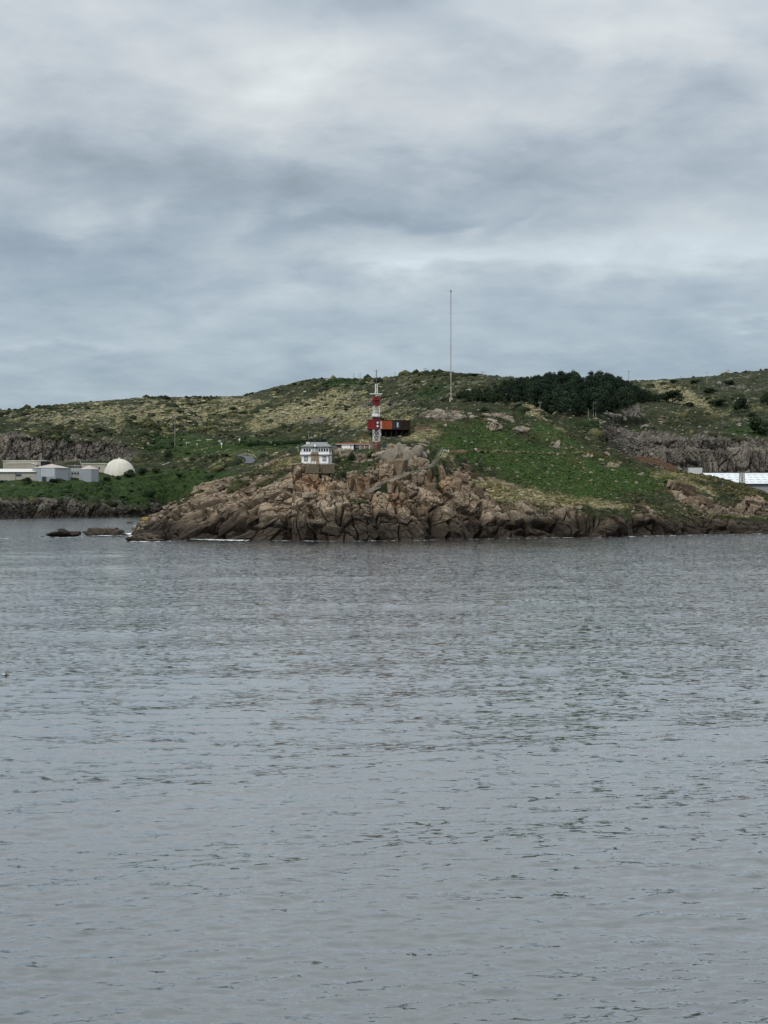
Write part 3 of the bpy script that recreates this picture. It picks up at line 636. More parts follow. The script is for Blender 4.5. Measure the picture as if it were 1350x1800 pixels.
for i in range(8):
    bm = bmesh.new(); bmesh.ops.create_cube(bm, size=2); rq = random.Random(300 + i)
    for v in bm.verts: v.co += Vector((rq.uniform(-.42, .36), rq.uniform(-.42, .36), rq.uniform(-.42, .36)))
    bmesh.ops.bevel(bm, geom=bm.edges[:], offset=.26, segments=2, affect='EDGES', clamp_overlap=True, profile=.55)
    bmesh.ops.triangulate(bm, faces=bm.faces[:])
    cs = np.array([v.co[:] for v in bm.verts]); dn = fbm(cs * 1.3 + i * 7, 3, 500 + i)
    for v, q in zip(bm.verts, dn): v.co *= 1 + .16 * float(q)
    me = bpy.data.meshes.new('rock_block'); bm.to_mesh(me); bm.free(); BLOCKS.append(me)
def ico_half(sub, cut=-.25):
    V, Fc = ico(sub); k = V[Fc].mean(1)[:, 2] > cut; Fc = Fc[k]; u = np.unique(Fc); mp = np.full(len(V), -1); mp[u] = np.arange(len(u)); return V[u], mp[Fc]
def lumps(name, mat, pos, size, tint, seed, squash=(.45, .8), nz=.35, protos=8, parent=None, kind='stuff', label=None, cut=-.25, hard=False):
    """many small mounds or stones as one mesh"""
    r = np.random.default_rng(seed); Vs, Fs, Ts = [], [], []; base = 0
    V0, F0 = ico_half(1, cut)
    pr = []
    for k in range(protos):
        if hard: Q, _ = boulder_arrays(seed + k, 1, 8, 12., .1); vfull, ff = ico(1); kk = vfull[ff].mean(1)[:, 2] > cut; u = np.unique(ff[kk]); Q = Q[u]
        else: Q = V0 * (1 + nz * r.normal(size=(len(V0), 1)))
        pr.append(Q)
    which = r.integers(0, protos, len(pos)); ang = r.uniform(0, 6.28, len(pos)); sq = r.uniform(*squash, len(pos)); ex = r.uniform(.8, 1.5, len(pos))
    for k in range(protos):
        m = np.where(which == k)[0]
        if not len(m): continue
        Q = pr[k][None] * np.stack([size[m] * ex[m], size[m], size[m] * sq[m]], 1)[:, None, :]
        c, s = np.cos(ang[m])[:, None], np.sin(ang[m])[:, None]
        G = np.stack([Q[:, :, 0] * c - Q[:, :, 1] * s, Q[:, :, 0] * s + Q[:, :, 1] * c, Q[:, :, 2]], 2) + pos[m][:, None, :]
        Vs.append(G.reshape(-1, 3)); Fs.append((F0[None] + (np.arange(len(m)) * len(V0))[:, None, None]).reshape(-1, 3) + base); base += len(m) * len(V0)
        Ts.append(np.repeat(tint[m] , len(V0), axis=0))
    T = np.concatenate(Ts); T = np.concatenate([T, np.ones((len(T), 1))], 1)
    me = np_mesh(name, np.concatenate(Vs), np.concatenate(Fs), not hard, (('tint', 'FLOAT_COLOR', T),))
    o = link(name, me, mat, parent); tag(o, label, kind=kind); return o
def pick(weight, n, rr, px, ylim=None):
    w = weight.astype(float); w /= w.sum(); return rr.choice(len(w), n, p=w, replace=False)
def area_w(pts, d):
    """grid vertices are denser near the eye: weight by the ground each stands for"""
    return d ** 1.0
def scatter_all():
    rr = np.random.default_rng(3)
    # hills: dark scrub mounds
    ok = (fpx > -250) & (fpx < 1600) & (fvv > 1.9) & (fvv < 10.02)
    n1 = fbm(fp * .016, 4, 401); n1b = fbm(fp * np.array([.04, .08, .08]), 3, 402)
    w = ok * (KEEP['far'] > .8) * (frock < .3) * np.clip(.12 + n1 * 1.7 + n1b * .9 + flush_ * .5 - fdry * .3, .02, 3) * (1 - .9 * gauss(fpx, fpy, 110, 845, 140, 12))
    i = pick(w, 14000, rr, fpx); p = fp[i]; dist = p[:, 1]
    sz = rr.lognormal(.05, .7, len(i)) * np.clip(dist / 1500, .6, 1.2) * (1 - .25 * flush_[i]); sz = np.clip(sz, .5, 6.)
    lu = flush_[i][:, None]; tone = rr.uniform(.6, 1.5, (len(i), 1))
    tint = ((1 - lu) * np.array([.024, .031, .016]) + lu * np.array([.020, .036, .014])) * tone
    olive = (rr.random(len(i)) < .28 * (1 - flush_[i]))[:, None]; tint = np.where(olive, np.array([.085, .082, .036]) * tone, tint)
    lumps('scrub', 'scrub', p + np.array([0, 0, -.1]), sz, tint, 21, label='low dark gorse and heather scrub covering the hills behind')
    # hills: tussocks of pale grass
    w = ok * (KEEP['far'] > .8) * (frock < .3) * np.clip(fdry * 1.2 + .05, .0, 2) * (fvv > 3.6)
    i = pick(w, 6000, rr, fpx); p = fp[i]; sz = np.clip(rr.lognormal(-.1, .4, len(i)), .4, 2.6) * np.clip(p[:, 1] / 1500, .6, 1.2); tone = rr.uniform(.6, 1.25, (len(i), 1))
    lumps('tussock_grass', 'scrub', p, sz, np.array([.33, .31, .20]) * tone, 22, squash=(.22, .42), label='pale dry tussock grass dotted over the hills')
    # hills: loose pale stones, part of the hill
    w = ok * np.clip(.05 + fbm(fp * .03, 3, 405) * .5 + frock * .25, .0, 1) * (fvv > 6.9)
    i = pick(w, 1500, rr, fpx); p = fp[i]; sz = np.clip(rr.lognormal(.0, .5, len(i)), .5, 3.2); tone = rr.uniform(.6, 1.25, (len(i), 1))
    lumps('hill_stones', 'loose_rock', p, sz, np.array([.19, .178, .15]) * tone, 23, squash=(.5, .8), parent=FH, hard=True)
    # headland: bracken and heath
    ok = (hpx > 200) & (hpx < 1560) & (hvv > 3.0) & (hvv < 8.1)
    n1 = fbm(hp * .06, 4, 411)
    w = ok * (hrock < .25) * np.clip(.25 + n1 * .7 + hlush * 1.5 - hdry * .1, .03, 3)
    for (fx, fy, fd, fr, dz) in FLAT: w *= 1 - (np.abs(hpx - fx) < fr * 3) * (np.abs(hpy - fy) < 7)
    i = pick(w, 15000, rr, hpx); p = hp[i]; lu = hlush[i][:, None]; dr = hdry[i][:, None]
    sz = np.clip(rr.lognormal(-.75, .42, len(i)), .2, 1.6) * (1 - .38 * lu[:, 0]); tone = rr.uniform(.7, 1.3, (len(i), 1))
    tint = ((1 - lu) * np.array([.042, .046, .020]) + lu * np.array([.037, .067, .018])) * tone * (1 - dr) + dr * np.array([.15, .125, .055]) * tone
    pale = (rr.random(len(i)) < .10)[:, None]; tint = np.where(pale, np.array([.075, .082, .034]) * tone, tint)
    br = sstep(.15, .5, fbm(p * .035, 3, 415))[:, None] * .75; tint = tint * (1 - br) + br * np.array([.085, .074, .033]) * tone
    lumps('bracken', 'scrub', p, sz, tint, 31, squash=(.5, .95), label='dense green bracken and heath growing over the headland')
    # headland: stones small enough to be one mass
    edge = np.exp(-((hrock - .5) / .3) ** 2)
    w = ok * (edge * .7 + (hrock > .6) * .10 + .005)
    i = pick(w, 2600, rr, hpx); p = hp[i]; sz = np.clip(rr.lognormal(-.55, .45, len(i)), .25, 1.7); tone = rr.uniform(.5, 1.2, (len(i), 1))
    tint = np.array([.20, .165, .125]) * tone; hi = (hpy[i] < 800)[:, None]; tint = np.where(hi, np.array([.26, .232, .19]) * tone, tint)
    lumps('headland_stones', 'loose_rock', p, sz, tint, 32, squash=(.5, .9), parent=HL, hard=True)
scatter_all()
def rock_part(px, py, size, mat='granite_block', stretch=(1, 1, 1), rot=None, sink=.35, rr=random):
    loc, nrm = hit(HL, px, py)
    if loc is None: return None
    me = rr.choice(ROCKM[mat])
    o = bpy.data.objects.new('rock_block', me); COL.objects.link(o); o.parent = HL
    o.location = loc - nrm * size * sink * min(stretch); o.scale = [size * q for q in stretch]
    o.rotation_euler = rot or (rr.uniform(-.3, .3), rr.uniform(-.4, .4), rr.uniform(0, 6.28))
    return o
ROCKM = {}
for mt, src in (('granite_block', BLOCKS), ('granite_tor', BOULDERS)):
    ROCKM[mt] = []
    for b in src:
        c = b.copy(); c.materials.append(MATS[mt]); ROCKM[mt].append(c)
def blocks():
    rr = random.Random(5); n = 0
    rt = lambda x: np.interp(x, [235,300,340,400,470,520,590,640,668,745,800,830,900,1000,1100,1200,1350], [905,884,866,850,842,834,838,835,800,835,842,850,880,890,898,905,916])
    def put(px, py, s, mat, st, rot): return rock_part(px, py, s, mat, st, rot, .45 if mat == 'granite_tor' else .85, rr) is not None
    # big rounded tors: (px, row, half size in m, stretch, material)
    for px, py, s, st in ((694,808,5.0,(.8,.8,1.25)), (710,797,4.6,(.7,.8,1.4)), (722,806,3.6,(.7,.8,1.3)), (683,803,3.4,(1,.9,.9)), (674,797,2.4,(1.2,.9,.8)), (731,796,3.2,(.9,.9,1.2)), (742,803,2.6,(1,.9,1)), (697,826,3.4,(.8,.8,1.3)),
                          (718,822,3.0,(1.6,.9,.6)), (706,832,2.4,(1.4,.9,.6)), (752,796,2.2,(1,1,1)), (601,792,2.2,(.9,.9,1.1)), (592,797,2.0,(1,.9,1)), (608,787,1.8,(.9,.9,1.1)), (603,802,1.6,(1,1,1)),
                          (629,808,1.7,(1.1,1,.8)), (634,801,1.3,(1,1,1)), (640,814,1.6,(1,1,1)), (626,816,1.3,(1.3,1,.7)), (652,810,1.5,(1.2,1,.8))):
        n += put(px, py, s, 'granite_tor' if py < 812 else 'granite_block', st, (rr.uniform(-.15, .15), rr.uniform(-.25, .35), rr.uniform(-.4, .4)))
    for k in range(26):                                                        # crest tor and pale slabs on the hilltop
        px = rr.gauss(776, 22); py = 735 - abs(rr.gauss(0, 5)) ; n += put(px, py, rr.uniform(1.1, 2.9), 'granite_tor', (1.3, 1, .75), (rr.uniform(-.2, .2), rr.uniform(-.3, .3), rr.uniform(-.5, .5)))
    for px, py, s in ((893,733,3.2),(872,731,1.9),(856,729,2.2),(862,737,2.6),(846,722,1.8),(884,726,1.6),(900,740,1.8),(871,744,1.6),(875,755,1.7),(914,758,2.0),(909,755,1.5),(926,746,1.4),(899,742,1.2),(977,787,2.4),(996,788,.9),(1013,789,1.0),
                      (1035,801,2.2),(1055,808,1.6),(1057,815,1.4),(1075,826,1.6),(1023,822,1.6),(1117,803,1.0),(1078,789,1.0),(812,731,2.0),(825,727,1.6),(835,733,1.3),(808,735,1.4),(1125,834,1.5),(1124,860,1.2),(1100,848,1.0)):
        n += put(px, py, s, 'granite_tor', (1.45, 1, .6), (rr.uniform(-.1, .1), rr.uniform(-.15, .2), rr.uniform(-.3, .3)))
    for px, py, s in ((817,818,2.0),(812,841,2.2),(804,846,1.8),(829,836,2.0),(822,851,1.9),(838,868,2.2),(850,874,1.8),(846,860,1.3),(864,842,1.6),(880,846,1.6),(894,853,1.8),(1185,852,2.6),(1196,858,3.2),(1208,864,2.6),(1222,872,2.4),(1230,880,2.6),(1240,886,2.6),(1215,880,1.9),
                      (1180,866,1.7),(1252,892,2.0),(1322,886,2.2),(1330,893,1.6),(1302,890,1.7),(1128,895,2.0),(1119,900,1.8),(1341,902,1.6),(1290,900,1.8)):
        n += put(px, py, s, 'granite_block', (1.5, 1, .65), (rr.uniform(-.2, .2), rr.uniform(.15, .5), rr.uniform(-.3, .3)))
    while n < 160:                                                             # blocks of the sea cliff
        px = rr.uniform(240, 1350); t = rt(px); py = rr.uniform(t + 4, 944)
        if px < 480: rot = (rr.uniform(-.15, .15), -.49 + rr.uniform(-.1, .1), rr.uniform(-.2, .2)); st = (1.9, 1, .6)
        elif py > 905: rot = (rr.uniform(-.2, .2), rr.uniform(-.1, .3), rr.uniform(-.3, .3)); st = (1.7, 1, .75)
        else: rot = (rr.uniform(-.2, .2), rr.uniform(-.05, .25), rr.uniform(-.3, .3)); st = (.75, .8, 1.4)
        s = min(rr.lognormvariate(.2, .4), 2.0)
        if py > 905 and px >= 480: s = min(s, 1.7)
        if any(abs(px - q[0]) < 9 and abs(py - q[1]) < 7 for q in STAIR): continue
        if 515 < px < 600 and py < 874: continue
        if 600 < px < 705 and 862 < py < 872: continue
        n += put(px, py, s, 'granite_block', st, rot)
blocks()
def skerry(px, py, d, w, h, seed, label):
    """wave-worn rock standing in the sea: w x h in photo pixels"""
    c = P(px, py, d); V, Fc = ico(4); k = d / F
    Q = V.copy(); n = fbm(V * 1.6 + seed, 4, seed); f1, f2, cid, _ = voro(V * 2.1 + seed, seed)
    Q *= (1 + .55 * n + .34 * (cid - .5) - .14 * (1 - sstep(0, .12, f2 - f1)))[:, None]
    Q[:, 2] = np.where(Q[:, 2] > 0, Q[:, 2] ** 1.0, Q[:, 2] * .6)
    Q *= np.array([w * k / 2, w * k / 3.4, h * k * 1.1])
    me = np_mesh('skerry', Q, Fc, False); o = link('skerry', me, 'sea_rock', None, (c.x, d, -.25))
    return tag(o, label, 'rock', 'dark rocks standing in the sea off the tip')
skerry(110, 943, 640, 60, 9, 3, 'low jagged dark rock farthest left off the headland tip')
skerry(188, 940, 660, 62, 12, 5, 'humped dark rock in the sea between its two lower neighbours')
skerry(255, 951, 580, 70, 13, 9, 'flat smooth dark rock awash in front of the headland tip')
skerry(287, 948, 588, 32, 18, 13, 'small pointed dark rock touching the foam at the headland tip')
skerry(228, 921, 980, 9, 3, 15, 'tiny dark rock far behind the humped rock in the cove')
def tip_rock():
    loc, _ = hit(HL, 256, 914); Q, Fc = boulder_arrays(77, 2); Q *= np.array([1.6, 1.5, 1.9])
    link('lichen_rock', np_mesh('lichen_rock', Q, Fc, False), 'yellow_lichen', HL, loc)
tip_rock()

# ------------------------------------------------------------------ draped strips: road, paths, foam
def ribbon(name, mat, land, pts, width, lift, label=None, kind='structure', n=60, parent=None, exact=False):
    """pts are (px, row) seen on the land, or (px,row,d) when exact"""
    C = []
    if isinstance(pts, str): C = [Vector(c) for c in ROADL[pts]]; pts = []; exact = True
    for a, b in zip(pts[:-1], pts[1:]):
        m = max(2, n // (len(pts) - 1))
        for j in range(m):
            t = j / m; q = [a[i] * (1 - t) + b[i] * t for i in range(len(a))]
            if exact: C.append(P(*q))
            else:
                h, _ = hit(land, q[0], q[1])
                if h is not None: C.append(h)
    A = np.array([c[:] for c in C]); kx = np.ones(5) / 5
    for ax in range(3): A[:, ax] = np.convolve(np.pad(A[:, ax], 2, mode='edge'), kx, 'valid')
    t = np.gradient(A[:, :2], axis=0); t /= np.linalg.norm(t, axis=1, keepdims=True) + 1e-9; nr = np.stack([-t[:, 1], t[:, 0]], 1)
    M = 4; V = []
    for j in range(M + 1):
        off = (j / M - .5) * width; q = A[:, :2] + nr * off
        z = A[:, 2] if exact else np.array([gz(land, x, y, zz) for (x, y), zz in zip(q, A[:, 2])])
        V.append(np.column_stack([q, z + lift]))
    V = np.stack(V, 1); V[:, :, 2] = np.maximum(V[:, :, 2], V[:, :, 2].mean(1, keepdims=True) - .2) if not exact else V[:, :, 2]
    N = len(A); Fc = grid_faces(N, M + 1)
    o = link(name, np_mesh(name, V.reshape(-1, 3), Fc, True), mat, parent)
    if label: tag(o, label, kind=kind)
    return o
ribbon('road', 'asphalt', FH, 'bend', 8, .3, 'grey asphalt road bending below the hedge')
ribbon('road', 'gravel', FH, 'level', 5, .3, 'pale road running level along the foot of the hill')
ribbon('track', 'gravel', FH, 'gravel', 4, .3, 'pale gravel track beside the dome')
ribbon('track', 'gravel', FH, 'terrace', 4, .3, 'dusty track along the terrace above the quarry')
ribbon('path', 'trodden_grass', HL, [(800,792),(850,793),(900,795),(960,797),(1000,796),(1030,794)], 1.5, .12, 'thin footpath across the green slope')
ribbon('path', 'worn_earth', None, PATHC, 1.7, .12, 'pale footpath from the stairway up to the sign', exact=True)
ribbon('path', 'worn_earth', None, LEDGE, 1.7, .1, 'narrow ledge path along the foot of the cliff', exact=True)
def foam():
    m, g, b, o = new_mat('sea_foam')
    pos = g.n('ShaderNodeNewGeometry').outputs['Position']; at = g.n('ShaderNodeAttribute', {'attribute_name': 'thin'}).outputs['Fac']
    n = g.noise(g.vm('MULTIPLY', pos, (.32, .14, 1)), .9, 7, .7, .8).outputs[0]
    al = g.m('MULTIPLY', g.rng(g.m('ADD', n, g.m('MULTIPLY', at, .22)), .60, .76), .9)
    b.inputs['Base Color'].default_value = (.80, .84, .85, 1); b.inputs['Roughness'].default_value = .7
    tr = g.n('ShaderNodeBsdfTransparent'); mx = g.n('ShaderNodeMixShader', None, i0=al, i1=tr.outputs[0], i2=b.outputs[0]); m.node_tree.links.new(mx.outputs[0], o.inputs[0])
    V, Fc, T = [], [], []; rr = random.Random(8)
    def strip(pts, width, dens):
        C = [Vector((( p[0] - CX) / F * (H * F / (p[1] - HY)), H * F / (p[1] - HY), 0)) for p in pts]; b0 = len(V); M = 6; rows = 0
        for a, c in zip(C[:-1], C[1:]):
            for j in range(10):
                q = a.lerp(c, j / 10); wob = width * rr.uniform(.7, 1.3)
                for k in range(M + 1):
                    e = k / M * 2 - 1; V.append((q.x, q.y + e * wob, .22)); T.append(dens * (1 - e * e))
                rows += 1
        for i in range(rows - 1):
            for k in range(M): Fc.append((b0 + i * (M + 1) + k, b0 + (i + 1) * (M + 1) + k, b0 + (i + 1) * (M + 1) + k + 1, b0 + i * (M + 1) + k + 1))
    strip([(298,946.5),(330,947.5),(360,949),(400,950.2),(440,950.8)], 12, 1.0); strip([(226,938),(236,943),(250,946)], 16, 1.0); strip([(165,941.5),(190,942.5),(230,941.5)], 8, .8); strip([(76,944.5),(110,945.5),(150,944.5)], 7, .85)
    strip([(230,952.5),(262,953.5),(300,952),(330,951)], 6, .8); strip([(225,927),(240,925),(250,921)], 30, .6); strip([(0,932.5),(60,932),(130,931)], 12, .25); strip([(0,947.5),(30,948)], 6, .5); strip([(180,923.5),(215,924)], 12, .5)
    strip([(60,912.8),(100,911.5),(160,910.5)], 10, .35); strip([(440,951.2),(520,951.6),(600,952.2),(680,951.4),(760,950.4),(850,948.4),(950,946.4),(1050,945.2),(1150,943),(1250,940.6),(1350,939)], 5, .56); strip([(560,951.8),(600,952.2),(640,951.6)], 4, .45); strip([(780,950),(810,949.3),(840,948.5)], 4, .4); strip([(1095,945.3),(1110,945),(1130,944.2)], 4, .4)
    o_ = link('sea_foam', np_mesh('sea_foam', np.array(V), np.array(Fc), True, (('thin', 'FLOAT', np.array(T)),)), 'sea_foam'); tag(o_, 'white surf washing round the rocks at the waterline', kind='stuff')
foam()

# ------------------------------------------------------------------ trees and bushes
def leaf_cloud(name, seed, lobes, leaves, size, mat, flat=.75, cone=0.):
    """crown of many small leaf faces on the shells of uneven lobes; unit height 1, base at 0"""
    r = np.random.default_rng(seed); V = []
    for (cx, cy, cz, rx, rz), n in zip(lobes, leaves):
        u = r.normal(size=(n, 3)); u /= np.linalg.norm(u, axis=1, keepdims=True); u *= (r.uniform(.45, 1, (n, 1)) ** .4); 
        p = u * np.array([rx, rx, rz]) * (1 + .22 * fbm(u * 2.4 + seed + cx * 9, 3, seed))[:, None] + np.array([cx, cy, cz])
        nrm = u + r.normal(size=(n, 3)) * .55; nrm[:, 2] += .35; nrm /= np.linalg.norm(nrm, axis=1, keepdims=True)
        a = np.cross(nrm, r.normal(size=(n, 3))); a /= np.linalg.norm(a, axis=1, keepdims=True) + 1e-9; c = np.cross(nrm, a); s = size * r.uniform(.6, 1.5, (n, 1))
        V.append(np.stack([p - a * s, p + c * s * .55, p + a * s, p - c * s * .55], 1).reshape(-1, 3))
    V = np.concatenate(V); Fc = np.arange(len(V)).reshape(-1, 4)
    me = np_mesh(name, V, Fc, False); me.materials.append(MATS[mat]); return me
def rand_lobes(r, n, w, z0, z1, big):
    L = []
    for i in range(n):
        z = r.uniform(z0, z1); k = 1 - max(0, (z - z0) / (z1 - z0) - .45) * 1.1; a = r.uniform(0, 6.28); q = w * k * math.sqrt(r.uniform(0, 1)) * .8
        L.append((q * math.cos(a), q * math.sin(a), z, big * r.uniform(.7, 1.25), big * r.uniform(.45, .75)))
    return L
def trunk_mesh(name, seed, h=.85, r0=.028, limbs=6):
    r = random.Random(seed); m = MB(); p = Vector((0, 0, -.05)); q = Vector((r.uniform(-.04, .04), r.uniform(-.04, .04), h * .5)); t = Vector((q.x * 1.5, q.y * 1.5, h))
    m.tube(p, q, r0, r0 * .7, 7); m.tube(q, t, r0 * .7, r0 * .2, 7)
    for i in range(limbs):
        z = r.uniform(.35, .85); a = i * 2.4 + r.uniform(-.4, .4); s = q.lerp(t, max(0, (z * h - q.z) / (t.z - q.z))) if z * h > q.z else p.lerp(q, z * h / q.z)
        m.tube(s, s + Vector((math.cos(a) * .2, math.sin(a) * .2, r.uniform(.05, .14))), r0 * .4, r0 * .12, 5)
    me = bpy.data.meshes.new(name); me.from_pydata(m.v, [], m.f); me.materials.append(MATS['bark']); return me
PINES = []
for k in range(6):
    r = random.Random(40 + k); lb = rand_lobes(r, 16, .40, .14, .78, .20) + [(0, 0, .82, .17, .14)]
    PINES.append((leaf_cloud('pine_crown', 50 + k, lb, [90] * 18, .034, 'pine_leaf'), trunk_mesh('pine_trunk', 60 + k)))
BUSHES = []
for k in range(6):
    r = random.Random(70 + k); lb = rand_lobes(r, 9, .55, .22, .62, .30)
    BUSHES.append((leaf_cloud('bush_crown', 80 + k, lb, [190] * 9, .05, 'bush_leaf'), trunk_mesh('bush_stem', 90 + k, .6, .03, 5)))
def plant(kind, protos, loc, h, w, label, cat, group=None, seed=0, parts=('crown', 'trunk')):
    r = random.Random(seed); c, t = protos[seed % len(protos)]
    e = empty(kind, loc, r.uniform(0, 6.28), label, cat, group); 
    for nm, me in zip(parts, (c, t)):
        o = bpy.data.objects.new(nm, me); COL.objects.link(o); o.parent = e; o.scale = (w, w, h)
    return e
def forest():
    rr = random.Random(12); done = []; n = 0; tries = 0
    top = lambda x: np.interp(x, [800,850,885,905,930,960,990,1050,1085,1100,1120,1150], [688,680,668,662,661,654,650,650,656,666,676,690])
    bot = lambda x: np.interp(x, [800,850,880,900,925,950,1000,1050,1090,1120,1150,1170], [704,708,712,708,706,722,732,731,722,710,706,704])
    while n < 290 and tries < 14000:
        tries += 1; px = rr.uniform(803, 1168); b = bot(px); py = b - abs(rr.random()) ** 1.25 * (b - top(px) - 12)
        loc, _ = hit(FH, px, py)
        if loc is None or any((loc.xy - q).length < 4.6 for q in done): continue
        ppm = F / loc.y; hmax = (py - top(px)) / ppm * rr.uniform(.8, 1.1); hh = min(rr.uniform(9.5, 18.5), hmax) if px > 890 else min(rr.uniform(5.5, 10), hmax * 1.1)
        if px > 1105: hh = min(hh, rr.uniform(7, 11))
        if hh < 4: continue
        done.append(loc.xy.copy()); n += 1
        if px < 882 or hh < 7: plant('scrub_tree', BUSHES, loc - Vector((0, 0, .3)), hh * 1.1, hh * rr.uniform(.6, .8), 'low dark scrubby tree at the fringe of the pine grove', 'tree', 'scrubby trees round the grove', n, ('crown', 'trunk')); continue
        plant('pine_tree', PINES, loc - Vector((0, 0, .5)), hh * 1.04, max(9, hh) * rr.uniform(.78, 1.0), 'dark pine standing in the dense grove on the ridge right of the tall mast', 'tree', 'pines in the dense grove', n)
forest()
BUSH = [(911,724,24,16,'FH','rounded dark bush at the left foot of the pine grove'), (963,743,30,18,'HL','leaning dark bush on the grassy crest below the pine grove'), (851,724,20,11,'HL','small dark bush among the pale boulders on the hilltop'),
 (969,728,30,18,'FH','broad dark bush just behind the leaning bush below the pine grove'), (1181,708,54,24,'FH','broadest dark bush on the slope right of the pine grove'), (1264,711,36,14,'FH','dark bush in the middle of the pale grass on the right hillside'),
 (1303,724,34,27,'FH','tall rounded dark bush above the right end of the quarry track'), (1347,712,28,26,'FH','dark bush cut by the right edge of the picture above the quarry'), (1330,764,56,36,'FH','large dark thicket on the quarry rim at the far right'),
 (1249,690,30,9,'FH','low dark bush beside the pole on the right skyline slope'), (1184,674,22,8,'FH','low dark bush below the skyline just right of the pine grove'), (1223,674,24,9,'FH','low dark bush below the skyline between two poles'), (1283,676,30,8,'FH','low dark bush under the far right skyline'), (1321,733,22,10,'FH','small bush at the end of the quarry track'),
 (1135,703,40,16,'FH','dark scrubby bush against the right end of the pine grove'), (1210,714,24,8,'FH','small dark bush touching the broadest bush on the right slope'),
 (48,849,23,11,'FH','rounded shrub in front of the long white roofed building'), (98,848,27,10,'FH','rounded shrub in front of the larger eight sided tank'), (187,845,20,8,'FH','low shrub at the left foot of the pale dome'), (208,842,18,7,'FH','smallest shrub in front of the pale dome'),
 (229,839,27,16,'FH','largest shrub covering the right foot of the pale dome'), (250,834,24,13,'FH','second shrub just right of the pale dome'), (3,849,11,6,'FH','shrub cut by the left edge beside the long building'), (273,830,19,10,'FH','lone shrub on the slope beyond the gravel track'), (297,806,20,16,'FH','dark bush on the slope above the white rail'),
 (618,809,18,16,'HL','dark shrub among boulders right of the white lookout house'), (652,803,15,11,'HL','small green shrub below the lattice tower'), (604,838,14,10,'HL','green shrub in the gully beside the stone foundation')]
for k, (px, py, w, h, land, lab) in enumerate(BUSH):
    L = HL if land == 'HL' else FH; loc, _ = hit(L, px, py)
    if loc is None: continue
    ppm = F / loc.y; plant('bush', BUSHES, loc - Vector((0, 0, .3)), h / ppm / .82, w / ppm / 1.45, lab, 'bush', 'dark bushes on the slopes', k, ('crown', 'stem'))
def hedge():
    V = []; r = random.Random(4); spots = []
    for k in range(46):
        px = 436 + k * 3.0; loc, _ = hit(FH, px, np.interp(px, [430, 500, 570], [783.5, 781.5, 777]))
        if loc is None: continue
        spots.append(loc)
    e = empty('hedge', spots[0], 0, 'long dark green hedge along the road at the foot of the hill', 'hedge')
    lb = []; 
    A = leaf_cloud('foliage', 33, [((p - spots[0]).x, (p - spots[0]).y, (p - spots[0]).z + 1.6, 2.6 * r.uniform(.8, 1.2), 2.4 * r.uniform(.8, 1.25)) for p in spots], [130] * len(spots), .38, 'gorse_leaf')
    o = bpy.data.objects.new('foliage', A); COL.objects.link(o); o.parent = e
hedge()

